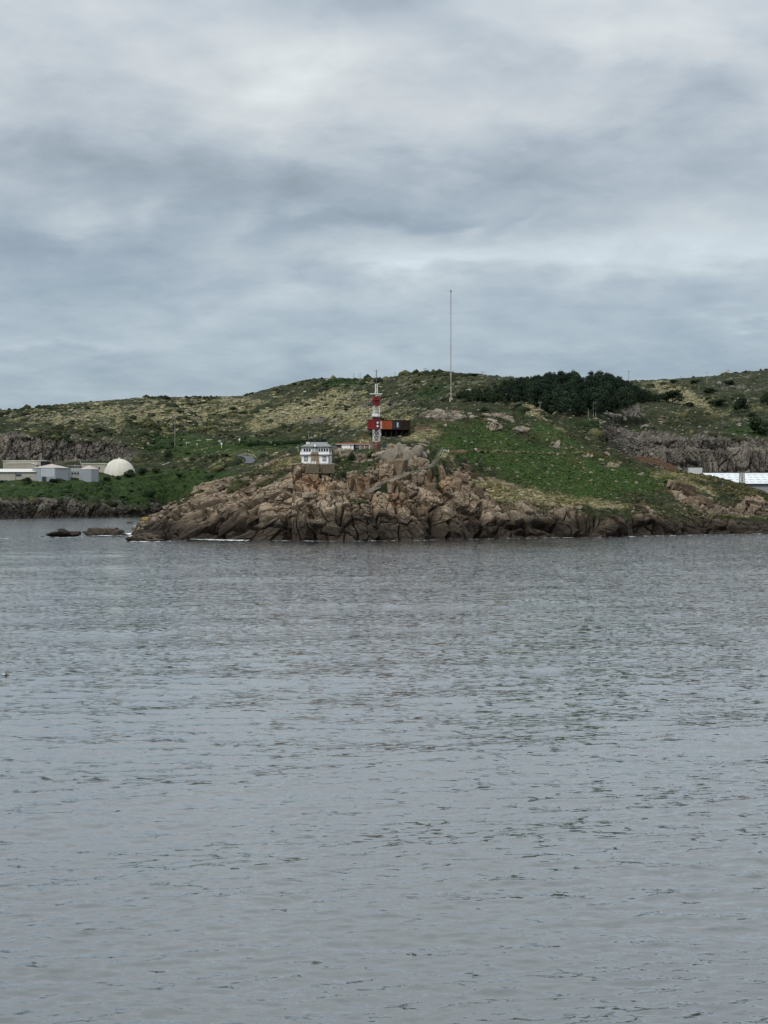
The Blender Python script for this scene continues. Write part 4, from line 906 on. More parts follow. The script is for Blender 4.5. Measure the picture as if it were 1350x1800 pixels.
# ------------------------------------------------------------------ lookout house
def house():
    k = 622 / F; base = P(554, 814, 622)
    e = empty('lookout_house', base, R(-6), 'white two storey lookout house with grey hipped roof on a stone foundation', 'house')
    X = lambda px: (px - 554) * k; Zz = lambda py: (814 - py) * k
    D = 8.5; x0, x1 = X(530), X(578.5)
    b = MB(); b.box(x0, x1, 0, D, -.6, Zz(785.5)); wall = b.build('wall', 'white_paint', e)
    # ground floor corner pilasters and string course
    t = MB(); t.box(x0 - .08, x1 + .08, -.07, D + .05, Zz(800.4), Zz(799.2)); t.build('string_course', 'dark_frame', e)
    t = MB(); t.box(x1 - .25, x1 + .05, -.05, .25, -.4, Zz(799.3)); t.build('corner_strip', 'grey_board', e)
    p = MB(); p.tube((x1 + .08, 2.2, -.2), (x1 + .08, 2.2, Zz(786)), .09); p.build('downpipe', 'dark_frame', e)
    # hipped roof
    ez, rz = Zz(785.2), Zz(776.6); ov = .65
    m = MB(); m.add([(x0 - ov, -ov, ez), (x1 + ov, -ov, ez), (x1 + ov, D + ov, ez), (x0 - ov, D + ov, ez), (X(543.5), D * .5, rz), (X(570), D * .5, rz)], [(0, 1, 5, 4), (1, 2, 5), (2, 3, 4, 5), (3, 0, 4), (3, 2, 1, 0)])
    roof = m.build('roof', 'slate_roof', e)
    m = MB(); m.box(x0 - ov - .04, x1 + ov + .04, -ov - .05, -ov + .12, ez - .22, ez + .02); m.box(x1 + ov - .1, x1 + ov + .06, -ov + .14, D + ov, ez - .22, ez + .02); m.build('gutter', 'dark_frame', roof)
    m = MB(); m.box(X(536), X(542.5), 3.0, 4.2, ez + .1, Zz(776.8)); ch = m.build('chimney', 'white_paint', roof, bevel=.03); m = MB(); m.box(X(535.4), X(543.1), 2.9, 4.3, Zz(776.7), Zz(776.1)); m.build('chimney_cap', 'concrete', roof)
    # upper window bands
    for a, c in ((532.8, 546.9), (559.3, 577.6)):
        n = 3 if a < 550 else 4
        for i in range(n):
            u0 = a + (c - a) * i / n; u1 = a + (c - a) * (i + 1) / n
            f = MB(); w0, w1, z0, z1 = X(u0) + .05, X(u1) - .05, Zz(794.2), Zz(788.2)
            f.box(w0, w0 + .1, -.10, .06, z0, z1); f.box(w1 - .1, w1, -.10, .06, z0, z1); f.box(w0 + .1, w1 - .1, -.10, .06, z0, z0 + .1); f.box(w0 + .1, w1 - .1, -.10, .06, z1 - .1, z1)
            fo = f.build('window', 'white_trim', e); q = MB(); q.box(w0 + .1, w1 - .1, -.045, .03, z0 + .1, z1 - .1); q.build('pane', 'dark_glass', fo)
    # solid white balcony fronts
    for a, c in ((528.0, 546.2), (560.8, 580.0)):
        q = MB(); q.box(X(a), X(c), -.95, -.8, Zz(799.2), Zz(794.3)); q.box(X(a), X(c), -.8, -.02, Zz(799.2), Zz(798.6)); q.build('balcony_front', 'white_paint', e)
        q = MB(); q.box(X(a), X(c), -.98, -.78, Zz(794.28), Zz(794.0)); q.build('handrail', 'dark_frame', e)
    # ground windows
    for a, c in ((534.2, 540.8), (567.2, 573.8)):
        f = MB(); w0, w1, z0, z1 = X(a), X(c), Zz(810), Zz(802)
        f.box(w0, w0 + .22, -.08, .05, z0, z1); f.box(w1 - .22, w1, -.08, .05, z0, z1); f.box(w0 + .22, w1 - .22, -.08, .05, z0, z0 + .2); f.box(w0 + .22, w1 - .22, -.08, .05, z1 - .22, z1)
        fo = f.build('window', 'dark_frame', e); q = MB(); q.box(w0 + .22, w1 - .22, -.03, .02, z0 + .2, z1 - .22); q.build('pane', 'pale_glass', fo)
        q = MB(); q.box(w0 - .1, w1 + .1, -.16, .0, z0 - .14, z0 - .01); q.build('sill', 'concrete', fo)
        q = MB(); q.box((w0 + w1) / 2 - .03, (w0 + w1) / 2 + .03, -.06, .0, z0 + .2, z1 - .22); q.build('mullion', 'dark_frame', fo)
    # central stone bay widening to its foot, glazed turret above
    m = MB(); m.prism([(X(546.2), -.5), (X(561.2), -.5), (X(559.6), Zz(799.3)), (X(547.6), Zz(799.3))], -.55, -.08); m.build('stone_bay', 'stone_panel', e)
    m = MB(); m.box(X(547.4), X(559.8), -1.0, -.02, Zz(799.1), Zz(794.8)); m.build('bay_parapet', 'stone_panel', e)
    n = 8; tur = MB(); cx, r = X(553.6), X(558.6) - X(553.6)
    pts = lambda rr, z: [(cx + rr * math.cos(2 * math.pi * (i + .5) / n), .15 + rr * .62 * math.sin(2 * math.pi * (i + .5) / n), z) for i in range(n)]
    tur.add(pts(r, Zz(794.9)) + pts(r, Zz(788.2)), [tuple(range(n))[::-1], tuple(range(n, 2 * n))] + [(i, (i + 1) % n, n + (i + 1) % n, n + i) for i in range(n)]); tu = tur.build('turret', 'pale_glass', e)
    fr = MB()
    for q in pts(r + .03, 0): fr.bar((q[0], q[1], Zz(794.8)), (q[0], q[1], Zz(788.2)), .12)
    fr.build('turret_frame', 'dark_frame', tu)
    c = MB(); c.add(pts(r + .25, Zz(788.1)) + [(cx, .15, Zz(785.3))], [tuple(range(n))[::-1]] + [(i, (i + 1) % n, n) for i in range(n)]); c.build('turret_roof', 'slate_roof', tu)
    d = MB(); d.box(X(552.9), X(555.6), -.75, -.3, Zz(785.5), Zz(781.4)); d.prism([(X(552.5), Zz(781.4)), (X(556), Zz(781.4)), (X(554.2), Zz(780.2))], -.8, -.25); d.build('small_dormer', 'white_paint', e)
    d = MB(); d.tube((X(554.2), -.5, Zz(781)), (X(554.2), -.5, Zz(773)), .05); d.build('flagpole', 'galvanised', e)
    # side windows on the right wall
    for y in (1.0, 3.6, 6.2):
        q = MB(); q.box(x1 - .02, x1 + .05, y, y + 1.3, Zz(794), Zz(788.4)); q.build('window', 'dark_glass', e)
    bu = MB()
    for px in (549.5, 552.5, 555.5): bu.tube((X(px), -1.1, -.45), (X(px), -1.1, .75), .28, .22, 8)
    bu.build('bollards', 'white_trim', e)
    # foundation
    f = empty('stone_foundation', base, R(-6), 'rough stone retaining wall with a sloping buttress under the white lookout house', 'retaining wall')
    m = MB(); m.frustum((X(517), X(588), -1.7, 7.0, Zz(838)), (X(520), X(588.5), -1.0, 7.0, -.35)); w = m.build('wall', 'stone_wall', f)
    m = MB(); m.box(X(519), X(589.5), -1.2, -.4, -.34, -.12); m.build('coping', 'concrete', f)
    m = MB(); m.frustum((X(536.5), X(562), -3.4, -1.0, Zz(839)), (X(541), X(559), -1.5, -.8, -.36)); m.build('buttress', 'stone_wall', f)
    # courses of stone standing proud of the face
    rr = random.Random(2); M = MB(); n = 0
    protos = [MB().box(-.42, .42, -.12, .12, -.19, .19).build('stone', 'stone_wall', f, bevel=.07).data]; bpy.data.objects.remove(f.children[-1])
    for row in range(9):
        z = -.62 - row * .42
        x = X(519.5) + rr.uniform(0, .5)
        while x < X(588):
            s = rr.uniform(.75, 1.45)
            if n < 290:
                q = bpy.data.objects.new('stone', protos[0]); COL.objects.link(q); q.parent = f; tt = (-.35 - z) / (Zz(814) - Zz(838) + .35) * -1
                inb = X(540.5) - (-.4 - z) * .25 < x < X(559.5) + (-.4 - z) * .25
                yy = (-1.5 + (z + .36) * .46) if inb else (-1.0 + (z + .35) * .16)
                q.location = (x + s * .4, yy - rr.uniform(-.03, .06), z); q.scale = (s * .95, 1, rr.uniform(.85, 1.05)); q.rotation_euler = (rr.uniform(-.06, .06), rr.uniform(-.08, .08), rr.uniform(-.06, .06)); n += 1
            x += s * .84 + .05
house()
def hut():
    d = 661; k = d / F; base = P(620, 791, d); e = empty('low_hut', base, R(-3), 'long low white hut with a thin red roof beside the lattice tower', 'hut')
    X = lambda px: (px - 620) * k; Z = lambda py: (791 - py) * k; D = 5.
    m = MB(); m.box(X(600.5), X(622), 0, D, -.7, Z(780.6)); m.build('white_wall', 'white_paint', e)
    m = MB(); m.box(X(622.02), X(650), 1.4, D, -.7, Z(780.9)); m.build('recessed_wall', 'white_paint', e)
    m = MB(); m.prism([(X(590), Z(780.6)), (X(651), Z(780.6)), (X(651), Z(779.6)), (X(612), Z(777.8)), (X(590), Z(779.4))], -.5, D + .5); m.build('roof', 'red_tile', e)
    m = MB(); m.box(X(590.5), X(650.5), -.58, -.51, Z(781.2), Z(780.7)); m.build('fascia', 'white_trim', e)
    m = MB(); m.box(X(616.2), X(617.4), -.04, .04, -.5, Z(781.4)); m.build('downpipe', 'dark_frame', e)
    m = MB(); m.box(X(621.4), X(624.5), -.05, 1.38, -.5, Z(781)); m.build('doorway_shade', 'shade_black', e)  # solid dark box paints the shade inside the open doorway
    m = MB(); m.box(X(624.6), X(632), 1.3, 1.36, Z(789.5), Z(787.4)); m.build('dark_opening', 'dark_glass', e)
    for a, c in ((633, 640), (641, 648)):
        m = MB(); m.box(X(a), X(c), -.06, .08, -.5, Z(782.5)); p = m.build('board_screen', 'brown_board', e); m = MB()
        m.box(X(a) + .3, X(c) - .3, -.1, -.065, Z(788), Z(784)); m.build('screen_panel', 'stone_panel', p)
    for a in (632.3, 640.4, 649.2):
        m = MB(); m.box(X(a), X(a + .7), -.12, .12, -.5, Z(781.3)); m.build('post', 'white_trim', e)
    base2 = P(592, 792, 662); s = empty('grey_shed', base2, R(-3), 'weathered grey board shed between the white lookout house and the low hut', 'shed')
    X2 = lambda px: (px - 592) * k
    m = MB(); m.box(X2(584.8), X2(600), .5, 4.5, -.8, 2.3); m.build('back_wall', 'grey_board', s)
    for i in range(14):
        a = X2(584.8) + i * (X2(600) - X2(584.8)) / 14; m = MB(); m.box(a + .02, a + .24, .42, .49, -.7, 2.25 + .05 * (i % 3)); m.build('plank', 'grey_board' if i % 4 else 'brown_board', s)
    m = MB(); m.box(X2(584.4), X2(600.2), .2, 4.8, 2.32, 2.5); m.build('roof', 'grey_board', s)
    w = empty('board_fence', P(654, 790, 658), R(-3), 'grey board fence between the low hut and the lattice tower', 'fence')
    for i in range(9):
        m = MB(); m.box(-.98 + i * .22, -.78 + i * .22, 0, .05, -.7, 2.1 + .06 * (i % 2)); m.build('plank', 'grey_board' if i % 3 else 'brown_board', w)
    m = MB(); m.box(-1, 1.02, .06, .12, .4, .5); m.box(-1, 1.02, .06, .12, 1.5, 1.6); m.build('rail', 'brown_board', w)
    c = empty('storage_container', P(674.7, 791, 650), R(4), 'small dull green container beside the foot of the lattice tower', 'container'); kk = 650 / F
    m = MB(); m.box(-1.13, 1.13, 0, 2.4, -.3, 2.75); m.build('body', 'teal_paint', c, bevel=.04)
    m = MB(); 
    for i in range(8): m.box(-1.05 + i * .28, -.95 + i * .28, -.05, -.005, -.2, 2.6)
    m.build('corrugation', 'teal_paint', c); m = MB(); m.box(-1.16, 1.16, -.03, 2.43, 2.76, 2.86); m.build('roof', 'grey_board', c)
hut()
def tower():
    d = 645; k = d / F; base = P(661.6, 789.5, d); e = empty('lattice_tower', base, R(12), 'red and white lattice tower with radar bar in front of the rust coloured building', 'tower')
    Z = lambda py: (789.5 - py) * k; hw = 5.2 * k
    def section(name, z0, z1, w0, w1, mat, step, t=.16):
        m = MB(); c = [(-1, -1), (1, -1), (1, 1), (-1, 1)]
        for sx, sy in c: m.bar((sx * w0, sy * w0, z0), (sx * w1, sy * w1, z1), t * 1.35)
        n = max(1, round((z1 - z0) / step))
        for i in range(n):
            a, b = z0 + (z1 - z0) * i / n, z0 + (z1 - z0) * (i + 1) / n; wa, wb = w0 + (w1 - w0) * i / n, w0 + (w1 - w0) * (i + 1) / n
            for j in range(4):
                p, q = c[j], c[(j + 1) % 4]
                m.bar((p[0] * wa, p[1] * wa, a), (q[0] * wa, q[1] * wa, a), t * .8)
                if i % 2: m.bar((p[0] * wa, p[1] * wa, a), (q[0] * wb, q[1] * wb, b), t * .75)
                else: m.bar((q[0] * wa, q[1] * wa, a), (p[0] * wb, p[1] * wb, b), t * .75)
        return m.build(name, mat, e)
    section('red_lattice', -.6, Z(775.6), hw, hw * 1.0, 'red_paint', 2.2)
    section('white_lattice', Z(775.5), Z(754.8), hw, hw, 'white_trim', 2.4, .115)
    s = section('red_lattice', Z(754.7), Z(733.6), hw, hw * .96, 'red_paint', 2.2, .17)
    m = MB(); m.box(-hw * .93, hw * .93, -hw * .93, hw * .93, Z(753), Z(737)); m.build('red_cabin', 'red_paint', e)
    section('white_lattice', Z(733.5), Z(713.2), hw * .96, hw * .92, 'white_trim', 2.3, .115)
    m = MB(); m.box(-hw * 1.45, hw * .9, -hw * 1.35, hw * .85, Z(733), Z(732.2)); m.build('platform', 'galvanised', e)
    m = MB(); m.box(-hw * 1.4, hw * .35, -hw * 1.3, -hw * 1.22, Z(732.1), Z(727.5)); m.box(-hw * 1.4, -hw * 1.33, -hw * 1.2, hw * .8, Z(732.1), Z(727.5)); m.build('equipment_box', 'white_trim', e)
    section('red_lattice', Z(713.1), Z(704), hw * .92, hw * .92, 'red_paint', 2.0, .2)
    m = MB(); m.box(-hw * .8, hw * .75, -hw * .8, hw * .75, Z(711.5), Z(704.5)); m.build('red_cabinet', 'red_paint', e)
    m = MB(); m.box(-hw * 1.2, hw * 1.25, -hw * 1.2, hw * 1.2, Z(703.9), Z(702.6)); m.build('platform', 'red_paint', e)
    m = MB()
    for sx in (-1.15, -.4, .4, 1.18):
        for sy in (-1.15, 1.15): m.bar((sx * hw, sy * hw, Z(702.6)), (sx * hw, sy * hw, Z(697.4)), .10)
    for z in (697.4, 700):
        for sy in (-1.15, 1.15): m.bar((-1.15 * hw, sy * hw, Z(z)), (1.18 * hw, sy * hw, Z(z)), .10)
        for sx in (-1.15, 1.18): m.bar((sx * hw, -1.15 * hw, Z(z)), (sx * hw, 1.15 * hw, Z(z)), .10)
    m.build('guard_rail', 'red_paint', e)
    m = MB(); m.box(-hw * .75, hw * .6, -hw * .6, hw * .6, Z(702.5), Z(696.8)); m.build('red_housing', 'red_paint', e)
    m = MB(); m.tube((0, 0, Z(696.8)), (0, 0, Z(693.3)), .45, .3, 10); m.build('radar_pedestal', 'galvanised', e)
    m = MB(); m.box(-2.75, 2.6, -.22, .22, Z(693.3), Z(692.0)); o = m.build('radar_bar', 'white_trim', e, bevel=.08); o.rotation_euler = (0, 0, R(-12))
    section('upper_lattice', Z(692), Z(675), .45, .36, 'white_trim', 1.2, .09)
    m = MB(); m.bar((-.1, 0, Z(675.3)), (1.35, 0, Z(674.3)), .12); m.build('boom', 'white_trim', e)
    m = MB(); m.tube((0, 0, Z(676)), (0, 0, Z(650.5)), .2, .15, 6); m.build('top_pole', 'pole_wood', e)
    m = MB(); m.bar((-1.1, 0, Z(652.6)), (1.1, 0, Z(652.6)), .10)
    for x in (-1.1, -.4, .4, 1.1): m.bar((x, 0, Z(653.4)), (x, 0, Z(651.6)), .09)
    m.build('antenna', 'galvanised', e)
    for py in (743.5, 749.4):
        m = MB(); n = 12; rim = [(.42 * math.cos(2 * math.pi * i / n), 0, .42 * math.sin(2 * math.pi * i / n)) for i in range(n)]; m.add(rim + [(x * .9, .22, z * .9) for x, y, z in rim] + [(0, -.08, 0)], [(i, (i + 1) % n, 2 * n) for i in range(n)] + [(i, n + i, n + (i + 1) % n, (i + 1) % n) for i in range(n)] + [tuple(range(n, 2 * n))])
        m.build('dish', 'white_trim', e, (.25, -hw * 1.12, Z(py)))
    m = MB()
    for i in range(46): m.bar((-.2, -hw * .5, .3 + i * .42), (.2, -hw * .5, .3 + i * .42), .04)
    for x in (-.22, .22): m.bar((x, -hw * .5, 0), (x, -hw * .5, Z(705)), .05)
    m.build('ladder', 'galvanised', e)
tower()
def rust_building():
    d = 702; k = d / F; base = P(684.5, 768, d); e = empty('rust_building', base, R(3), 'flat roofed rust red steel clad building raised on pillars behind the lattice tower', 'building')
    X = lambda px: (px - 684.5) * k; Z = lambda py: (768 - py) * k; D = 9.
    m = MB(); m.box(X(647) + .05, X(722) - .05, .1, D, Z(754.2), Z(739.4)); m.build('core', 'dark_slat', e)
    m = MB(); m.box(X(646.8), X(722.2), -.25, D + .2, Z(739.35), Z(738.3)); m.build('roof', 'dark_slat', e)
    m = MB(); m.box(X(646.8), X(722.2), -.25, D + .2, Z(755.1), Z(754.25)); m.build('floor_slab', 'dark_slat', e)
    def panels(a, c, n, mat):
        for i in range(n):
            u0, u1 = X(a + (c - a) * i / n), X(a + (c - a) * (i + 1) / n); q = MB(); q.box(u0 + .015, u1 - .015, -.12 - .02 * (i % 2), .08, Z(754.2), Z(739.4)); q.build('cladding_panel', mat, e)
    panels(647, 665.8, 5, 'corten_red'); panels(671.2, 689.4, 5, 'corten')
    q = MB(); q.box(X(665.9), X(671.1), .0, .09, Z(754), Z(739.6)); w = q.build('window', 'pale_glass', e); q = MB()
    for a in (665.9, 668.3, 670.9): q.box(X(a), X(a) + .12, -.06, -.005, Z(754), Z(739.6))
    q.box(X(666.1), X(670.9), -.06, -.005, Z(747), Z(746.5)); q.build('window_frame', 'galvanised', w)
    q = MB(); q.box(X(689.5), X(704), .0, .09, Z(753.8), Z(740.5)); w = q.build('window', 'dark_glass', e); q = MB()
    for a in (689.5, 693.2, 697, 700.6, 703.7): q.box(X(a), X(a) + .12, -.08, -.005, Z(753.8), Z(740.5))
    q.build('window_frame', 'dark_slat', w); q = MB(); q.box(X(697.4), X(700.4), -.03, -.004, Z(751), Z(742.5)); q.build('painted_reflection', 'pale_glass', w)  # last piece: pale colour paints a reflection on the dark window
    for i in range(18):
        a = X(704.2 + i); q = MB(); q.box(a, a + .15, -.2, .08, Z(754.2), Z(739.4)); q.build('slat', 'dark_slat', e)
    for a in (669, 678, 688, 697, 706):
        for y in (.8, 6.5): q = MB(); q.box(X(a) - .16, X(a) + .16, y, y + .32, -2.5, Z(755.15)); q.build('pillar', 'dark_slat', e)
    q = MB(); q.box(X(672), X(709), 4.5, 8.5, -3, Z(755.2)); q.build('undercroft_shade', 'shade_black', e)  # solid dark block paints the shade under the raised floor
    q = MB(); q.box(X(668.3), X(670.2), .6, .9, -2, Z(755.2)); q.build('pale_column', 'concrete', e)
    w = MB(); w.box(0, 9, 0, .5, -.8, .35); t = w.build('low_wall', 'ruin_stone', None, P(723, 751.5, 708), .05); tag(t, 'low dark wall running right from the rust red building', 'wall')
rust_building()
def stairway():
    o0 = P(*STAIR[0]); e = empty('stone_stairway', o0, 0, 'long stepped stairway with grey rails climbing the cliff to the footpath', 'stairway')
    D = dense(STAIR, .42); pts = [P(*p) - o0 for p in D]; st = MB().box(-.5, .5, -.24, .24, -.45, .0).build('step', 'step_stone', e); me = st.data; bpy.data.objects.remove(st)
    n = 0
    for a, b in zip(pts[:-1], pts[1:]):
        t = (b - a); yaw = math.atan2(t.y, t.x) - math.pi / 2; q = bpy.data.objects.new('step', me); COL.objects.link(q); q.parent = e; q.location = (a + b) / 2 + Vector((0, 0, -.22)); q.rotation_euler = (0, 0, yaw); n += 1
    for side in (-.56, .56):
        m = MB(); prev = None; step = 4
        for i in range(0, len(pts) - 1, step):
            t = pts[min(i + 1, len(pts) - 1)] - pts[i]; nn = Vector((-t.y, t.x, 0)).normalized() * side; p = pts[i] + nn
            q = MB(); q.bar(p + Vector((0, 0, -.9)), p + Vector((0, 0, .72)), .09); q.build('rail_post', 'timber', e)
            if prev is not None:
                for hgt in (.2, .68): m.bar(prev + Vector((0, 0, hgt)), p + Vector((0, 0, hgt)), .07, .09)
            prev = p
        m.build('handrail', 'timber', e)
    s = empty('notice_board', P(737.5, 790, 668), R(5), 'white notice board on two posts beside the footpath', 'sign')
    m = MB(); m.box(-.75, .75, -.04, .04, .75, 1.75); m.build('board', 'white_trim', s)
    for x in (-.6, .6): m = MB(); m.box(x - .05, x + .05, .05, .13, -.6, 1.7); m.build('post', 'pole_wood', s)
    p = MB(); p.box(-.2, .2, -.1, .1, -.5, 1.2); q = p.build('marker_post', 'white_trim', None, P(748.5, 790, 664), .04); tag(q, 'short white post right of the notice board', 'post')
    w = empty('parapet', P(782, 795, 651), R(6), 'short white parapet with posts at the head of the stairway', 'parapet')
    for i in range(4): m = MB(); m.box(-1.5 + i * .95, -1.25 + i * .95, -.12, .12, -.6, 1.0 + .12 * (i % 2)); m.build('post', 'white_trim', w)
    m = MB(); m.box(-1.6, 1.8, -.06, .06, .1, .55); m.build('panel', 'white_trim', w)
    r = MB(); r.box(-3.2, 3.2, -.6, 1.0, -.6, .55); q = r.build('dark_wall', 'ruin_stone', None, P(805, 794, 655), .08); tag(q, 'low dark brown wall on the slope right of the white parapet', 'wall')
    lp = empty('lamp_post', P(754.3, 785, 672), 0, 'short lamp post above the footpath near the notice board', 'lamp post')
    m = MB(); m.tube((0, 0, -.5), (0, 0, 1.9), .06); m.build('pole', 'pole_pale', lp); m = MB(); m.box(-.45, .45, -.12, .12, 1.92, 2.08); m.build('lamp_head', 'pole_pale', lp)
stairway()
def tall_mast():
    loc, _ = hit(FH, 792.5, 703); k = loc.y / F; e = empty('tall_mast', loc, 0, 'very tall slender banded radio mast standing on the hill', 'mast'); Z = lambda py: (703 - py) * k
    def sec(name, a, b, mat, w=.25):
        m = MB(); c = [(w * math.cos(t), w * math.sin(t)) for t in (R(90), R(210), R(330))]; z0, z1 = Z(a), Z(b)
        for x, y in c: m.bar((x, y, z0), (x, y, z1), .15)
        n = max(1, int((z1 - z0) / 1.3))
        for i in range(n):
            u, v = z0 + (z1 - z0) * i / n, z0 + (z1 - z0) * (i + 1) / n
            for j in range(3): m.bar((*c[j], u), (*c[(j + 1) % 3], v), .12)
        return m.build(name, mat, e)
    sec('mast_section', 703, 678, 'faded_cream', .36); sec('mast_section', 678, 653, 'faded_cream', .36); sec('mast_section', 653, 602, 'faded_red'); sec('mast_section', 602, 553, 'galvanised'); sec('mast_section', 553, 514, 'faded_red')
    m = MB(); m.tube((0, 0, Z(514)), (0, 0, Z(505)), .12, .05, 6); m.build('tip_rod', 'galvanised', e)
    m = MB(); m.box(-.55, .55, -.5, .5, Z(513.5), Z(511)); m.build('top_cap', 'dark_frame', e)
    for py in (512.5, 552.5):
        m = MB(); m.bar((-2.6, 0, Z(py)), (2.6, 0, Z(py)), .1)
        for x in (-2.6, 2.6): m.bar((x, 0, Z(py + 1)), (x, 0, Z(py - 2)), .09)
        m.build('antenna_arm', 'galvanised', e)
    m = MB(); m.box(-1.4, 1.4, -1.2, 1.2, -1.5, 1.6); m.build('base_block', 'concrete', e)
tall_mast()
POLES = [(307.5,732,784,FH,0,'pole_pale','tallest pale pole above the road on the left slope'), (319,742,767,FH,0,'pole_wood','thin pole just right of the tallest pole on the left slope'), (328,777,786,FH,1,'pole_pale','short sign post at the left end of the level road'), (346.5,779,787,FH,1,'pole_pale','second short sign post along the level road'),
 (372,781,787.5,FH,2,'red_paint','small red sign beside the level road'), (389.5,778.5,788,FH,1,'white_trim','short white sign post in the middle of the level road'), (399,767,788,FH,0,'pole_wood','dark pole standing at the middle of the level road'), (410,778,787,FH,1,'pole_wood','short dark sign post right of the dark roadside pole'), (421,771,780,FH,2,'white_trim','small white marker in front of the hedge'),
 (542.8,758.5,773,FH,3,'pole_pale','short pole with cross arm just above the hedge end'), (563,745,772,FH,0,'pole_wood','taller thin pole right of the cross arm pole above the hedge'), (524,782,793,HL,0,'pole_pale','pole beside the left wall of the white lookout house'),
 (622,656.5,666,FH,0,'pole_wood','leftmost thin pole on the skyline left of the lattice tower'), (631,656,667,FH,0,'pole_pale','first of the paired poles on the skyline left of the lattice tower'), (634,656,667,FH,0,'pole_pale','second of the paired poles on the skyline left of the lattice tower'), (694.2,654,662.5,FH,0,'pole_wood','single thin pole on the skyline right of the lattice tower'),
 (747,647.5,655,FH,3,'pole_wood','pole with cross arm on the summit left of the tall mast'), (848.5,653.5,661,FH,3,'pole_wood','pole with cross arm on the ridge right of the tall mast'), (949,707,723,FH,3,'pole_pale','pale pole with cross arm in the grassy gap by the grove'), (1033.9,721,735,FH,0,'pole_pale','shortest pole in front of the pine grove'),
 (1042.8,707.5,733,FH,0,'pole_pale','left one of the two tall poles in front of the pine grove'), (1047.2,707,732,FH,3,'pole_pale','right one of the two tall poles in front of the pine grove'), (1105,652,670,FH,3,'pole_wood','pole with cross arm on the skyline at the right end of the grove'), (1101,700,715,FH,0,'pole_pale','pole at the lower right corner of the pine grove'),
 (1196.5,662,686,FH,0,'pole_wood','bare pole on the pale grass left of the skyline pole'), (1222.5,664,674,FH,0,'pole_wood','short pole near the skyline between two larger poles'), (1242.4,654,674,FH,3,'pole_pale','tallest cross arm pole on the right skyline'), (1279.5,650.5,660,FH,3,'pole_wood','small cross arm pole farthest right on the skyline'), (1066,722,728,FH,2,'white_trim','small white marker at the start of the quarry track'), (1227,711,717,FH,2,'pole_wood','small dark marker post on the grass above the track')]
for px, yt, yb, land, kind, mat, lab in POLES:
    loc, _ = hit(land, px, yb)
    if loc is None:
        for dy in range(1, 12):
            loc, _ = hit(land, px, yb + dy)
            if loc is not None: break
    k = loc.y / F; h = (loc.z * 0 + (HY - yt) * k + H) - loc.z; nm = {0: 'utility_pole', 1: 'sign_post', 2: 'marker_post', 3: 'utility_pole'}[kind]
    e = empty(nm, loc, 0, lab, 'pole' if kind in (0, 3) else 'sign', 'poles on the slopes' if kind in (0, 3) else None); r = max(.17, .42 * k)
    m = MB(); m.tube((0, 0, -1.5), (0, 0, h), r, r * .7, 7); m.build('pole', mat if kind != 2 else 'pole_pale', e)
    if kind == 3:
        m = MB(); m.bar((-2.6 * k - .3, 0, h - .5), (2.6 * k + .3, 0, h - .5), r * 1.1); m.build('cross_arm', mat, e)
        m = MB()
        for x in (-2.4 * k - .2, 0, 2.4 * k + .2): m.tube((x, 0, h - .4), (x, 0, h + .35), r * .5, r * .4, 6)
        m.build('insulators', 'galvanised', e)
    if kind in (1, 2): m = MB(); m.box(-1.3 * k, 1.3 * k, -.12, -.03 - r * 0, h - 3.2 * k, h); m.build('sign_panel', mat, e, (0, -r, 0))
    if kind == 0 and h > 5: m = MB(); m.box(-.12 - r, .12 + r, -r - .2, r + .1, h - .02, h + .25); m.build('cap', 'galvanised', e)
def rails():
    for pts, lab, mat in (([(285,819),(292,816.5),(300,813.5)], 'white guard rail on the slope below the road', 'white_trim'), ([(418,806),(424,800),(436,799.5),(446,802),(452,807)], 'pale guard rail round the bend of the asphalt road', 'pole_pale')):
        P3 = []
        for a, b in zip(pts[:-1], pts[1:]):
            for j in range(4):
                l, _ = hit(FH, a[0] + (b[0] - a[0]) * j / 4, a[1] + (b[1] - a[1]) * j / 4)
                if l is not None: P3.append(l)
        e = empty('guard_rail', P3[0], 0, lab, 'guard rail'); m = MB()
        for a, b in zip(P3[:-1], P3[1:]): m.bar(a - P3[0] + Vector((0, 0, .9)), b - P3[0] + Vector((0, 0, .9)), .12, .5)
        m.build('beam', mat, e)
        for a in P3: q = MB(); q.box(a.x - P3[0].x - .1, a.x - P3[0].x + .1, a.y - P3[0].y + .08, a.y - P3[0].y + .25, a.z - P3[0].z - .6, a.z - P3[0].z + 1.0); q.build('post', 'galvanised', e)
rails()
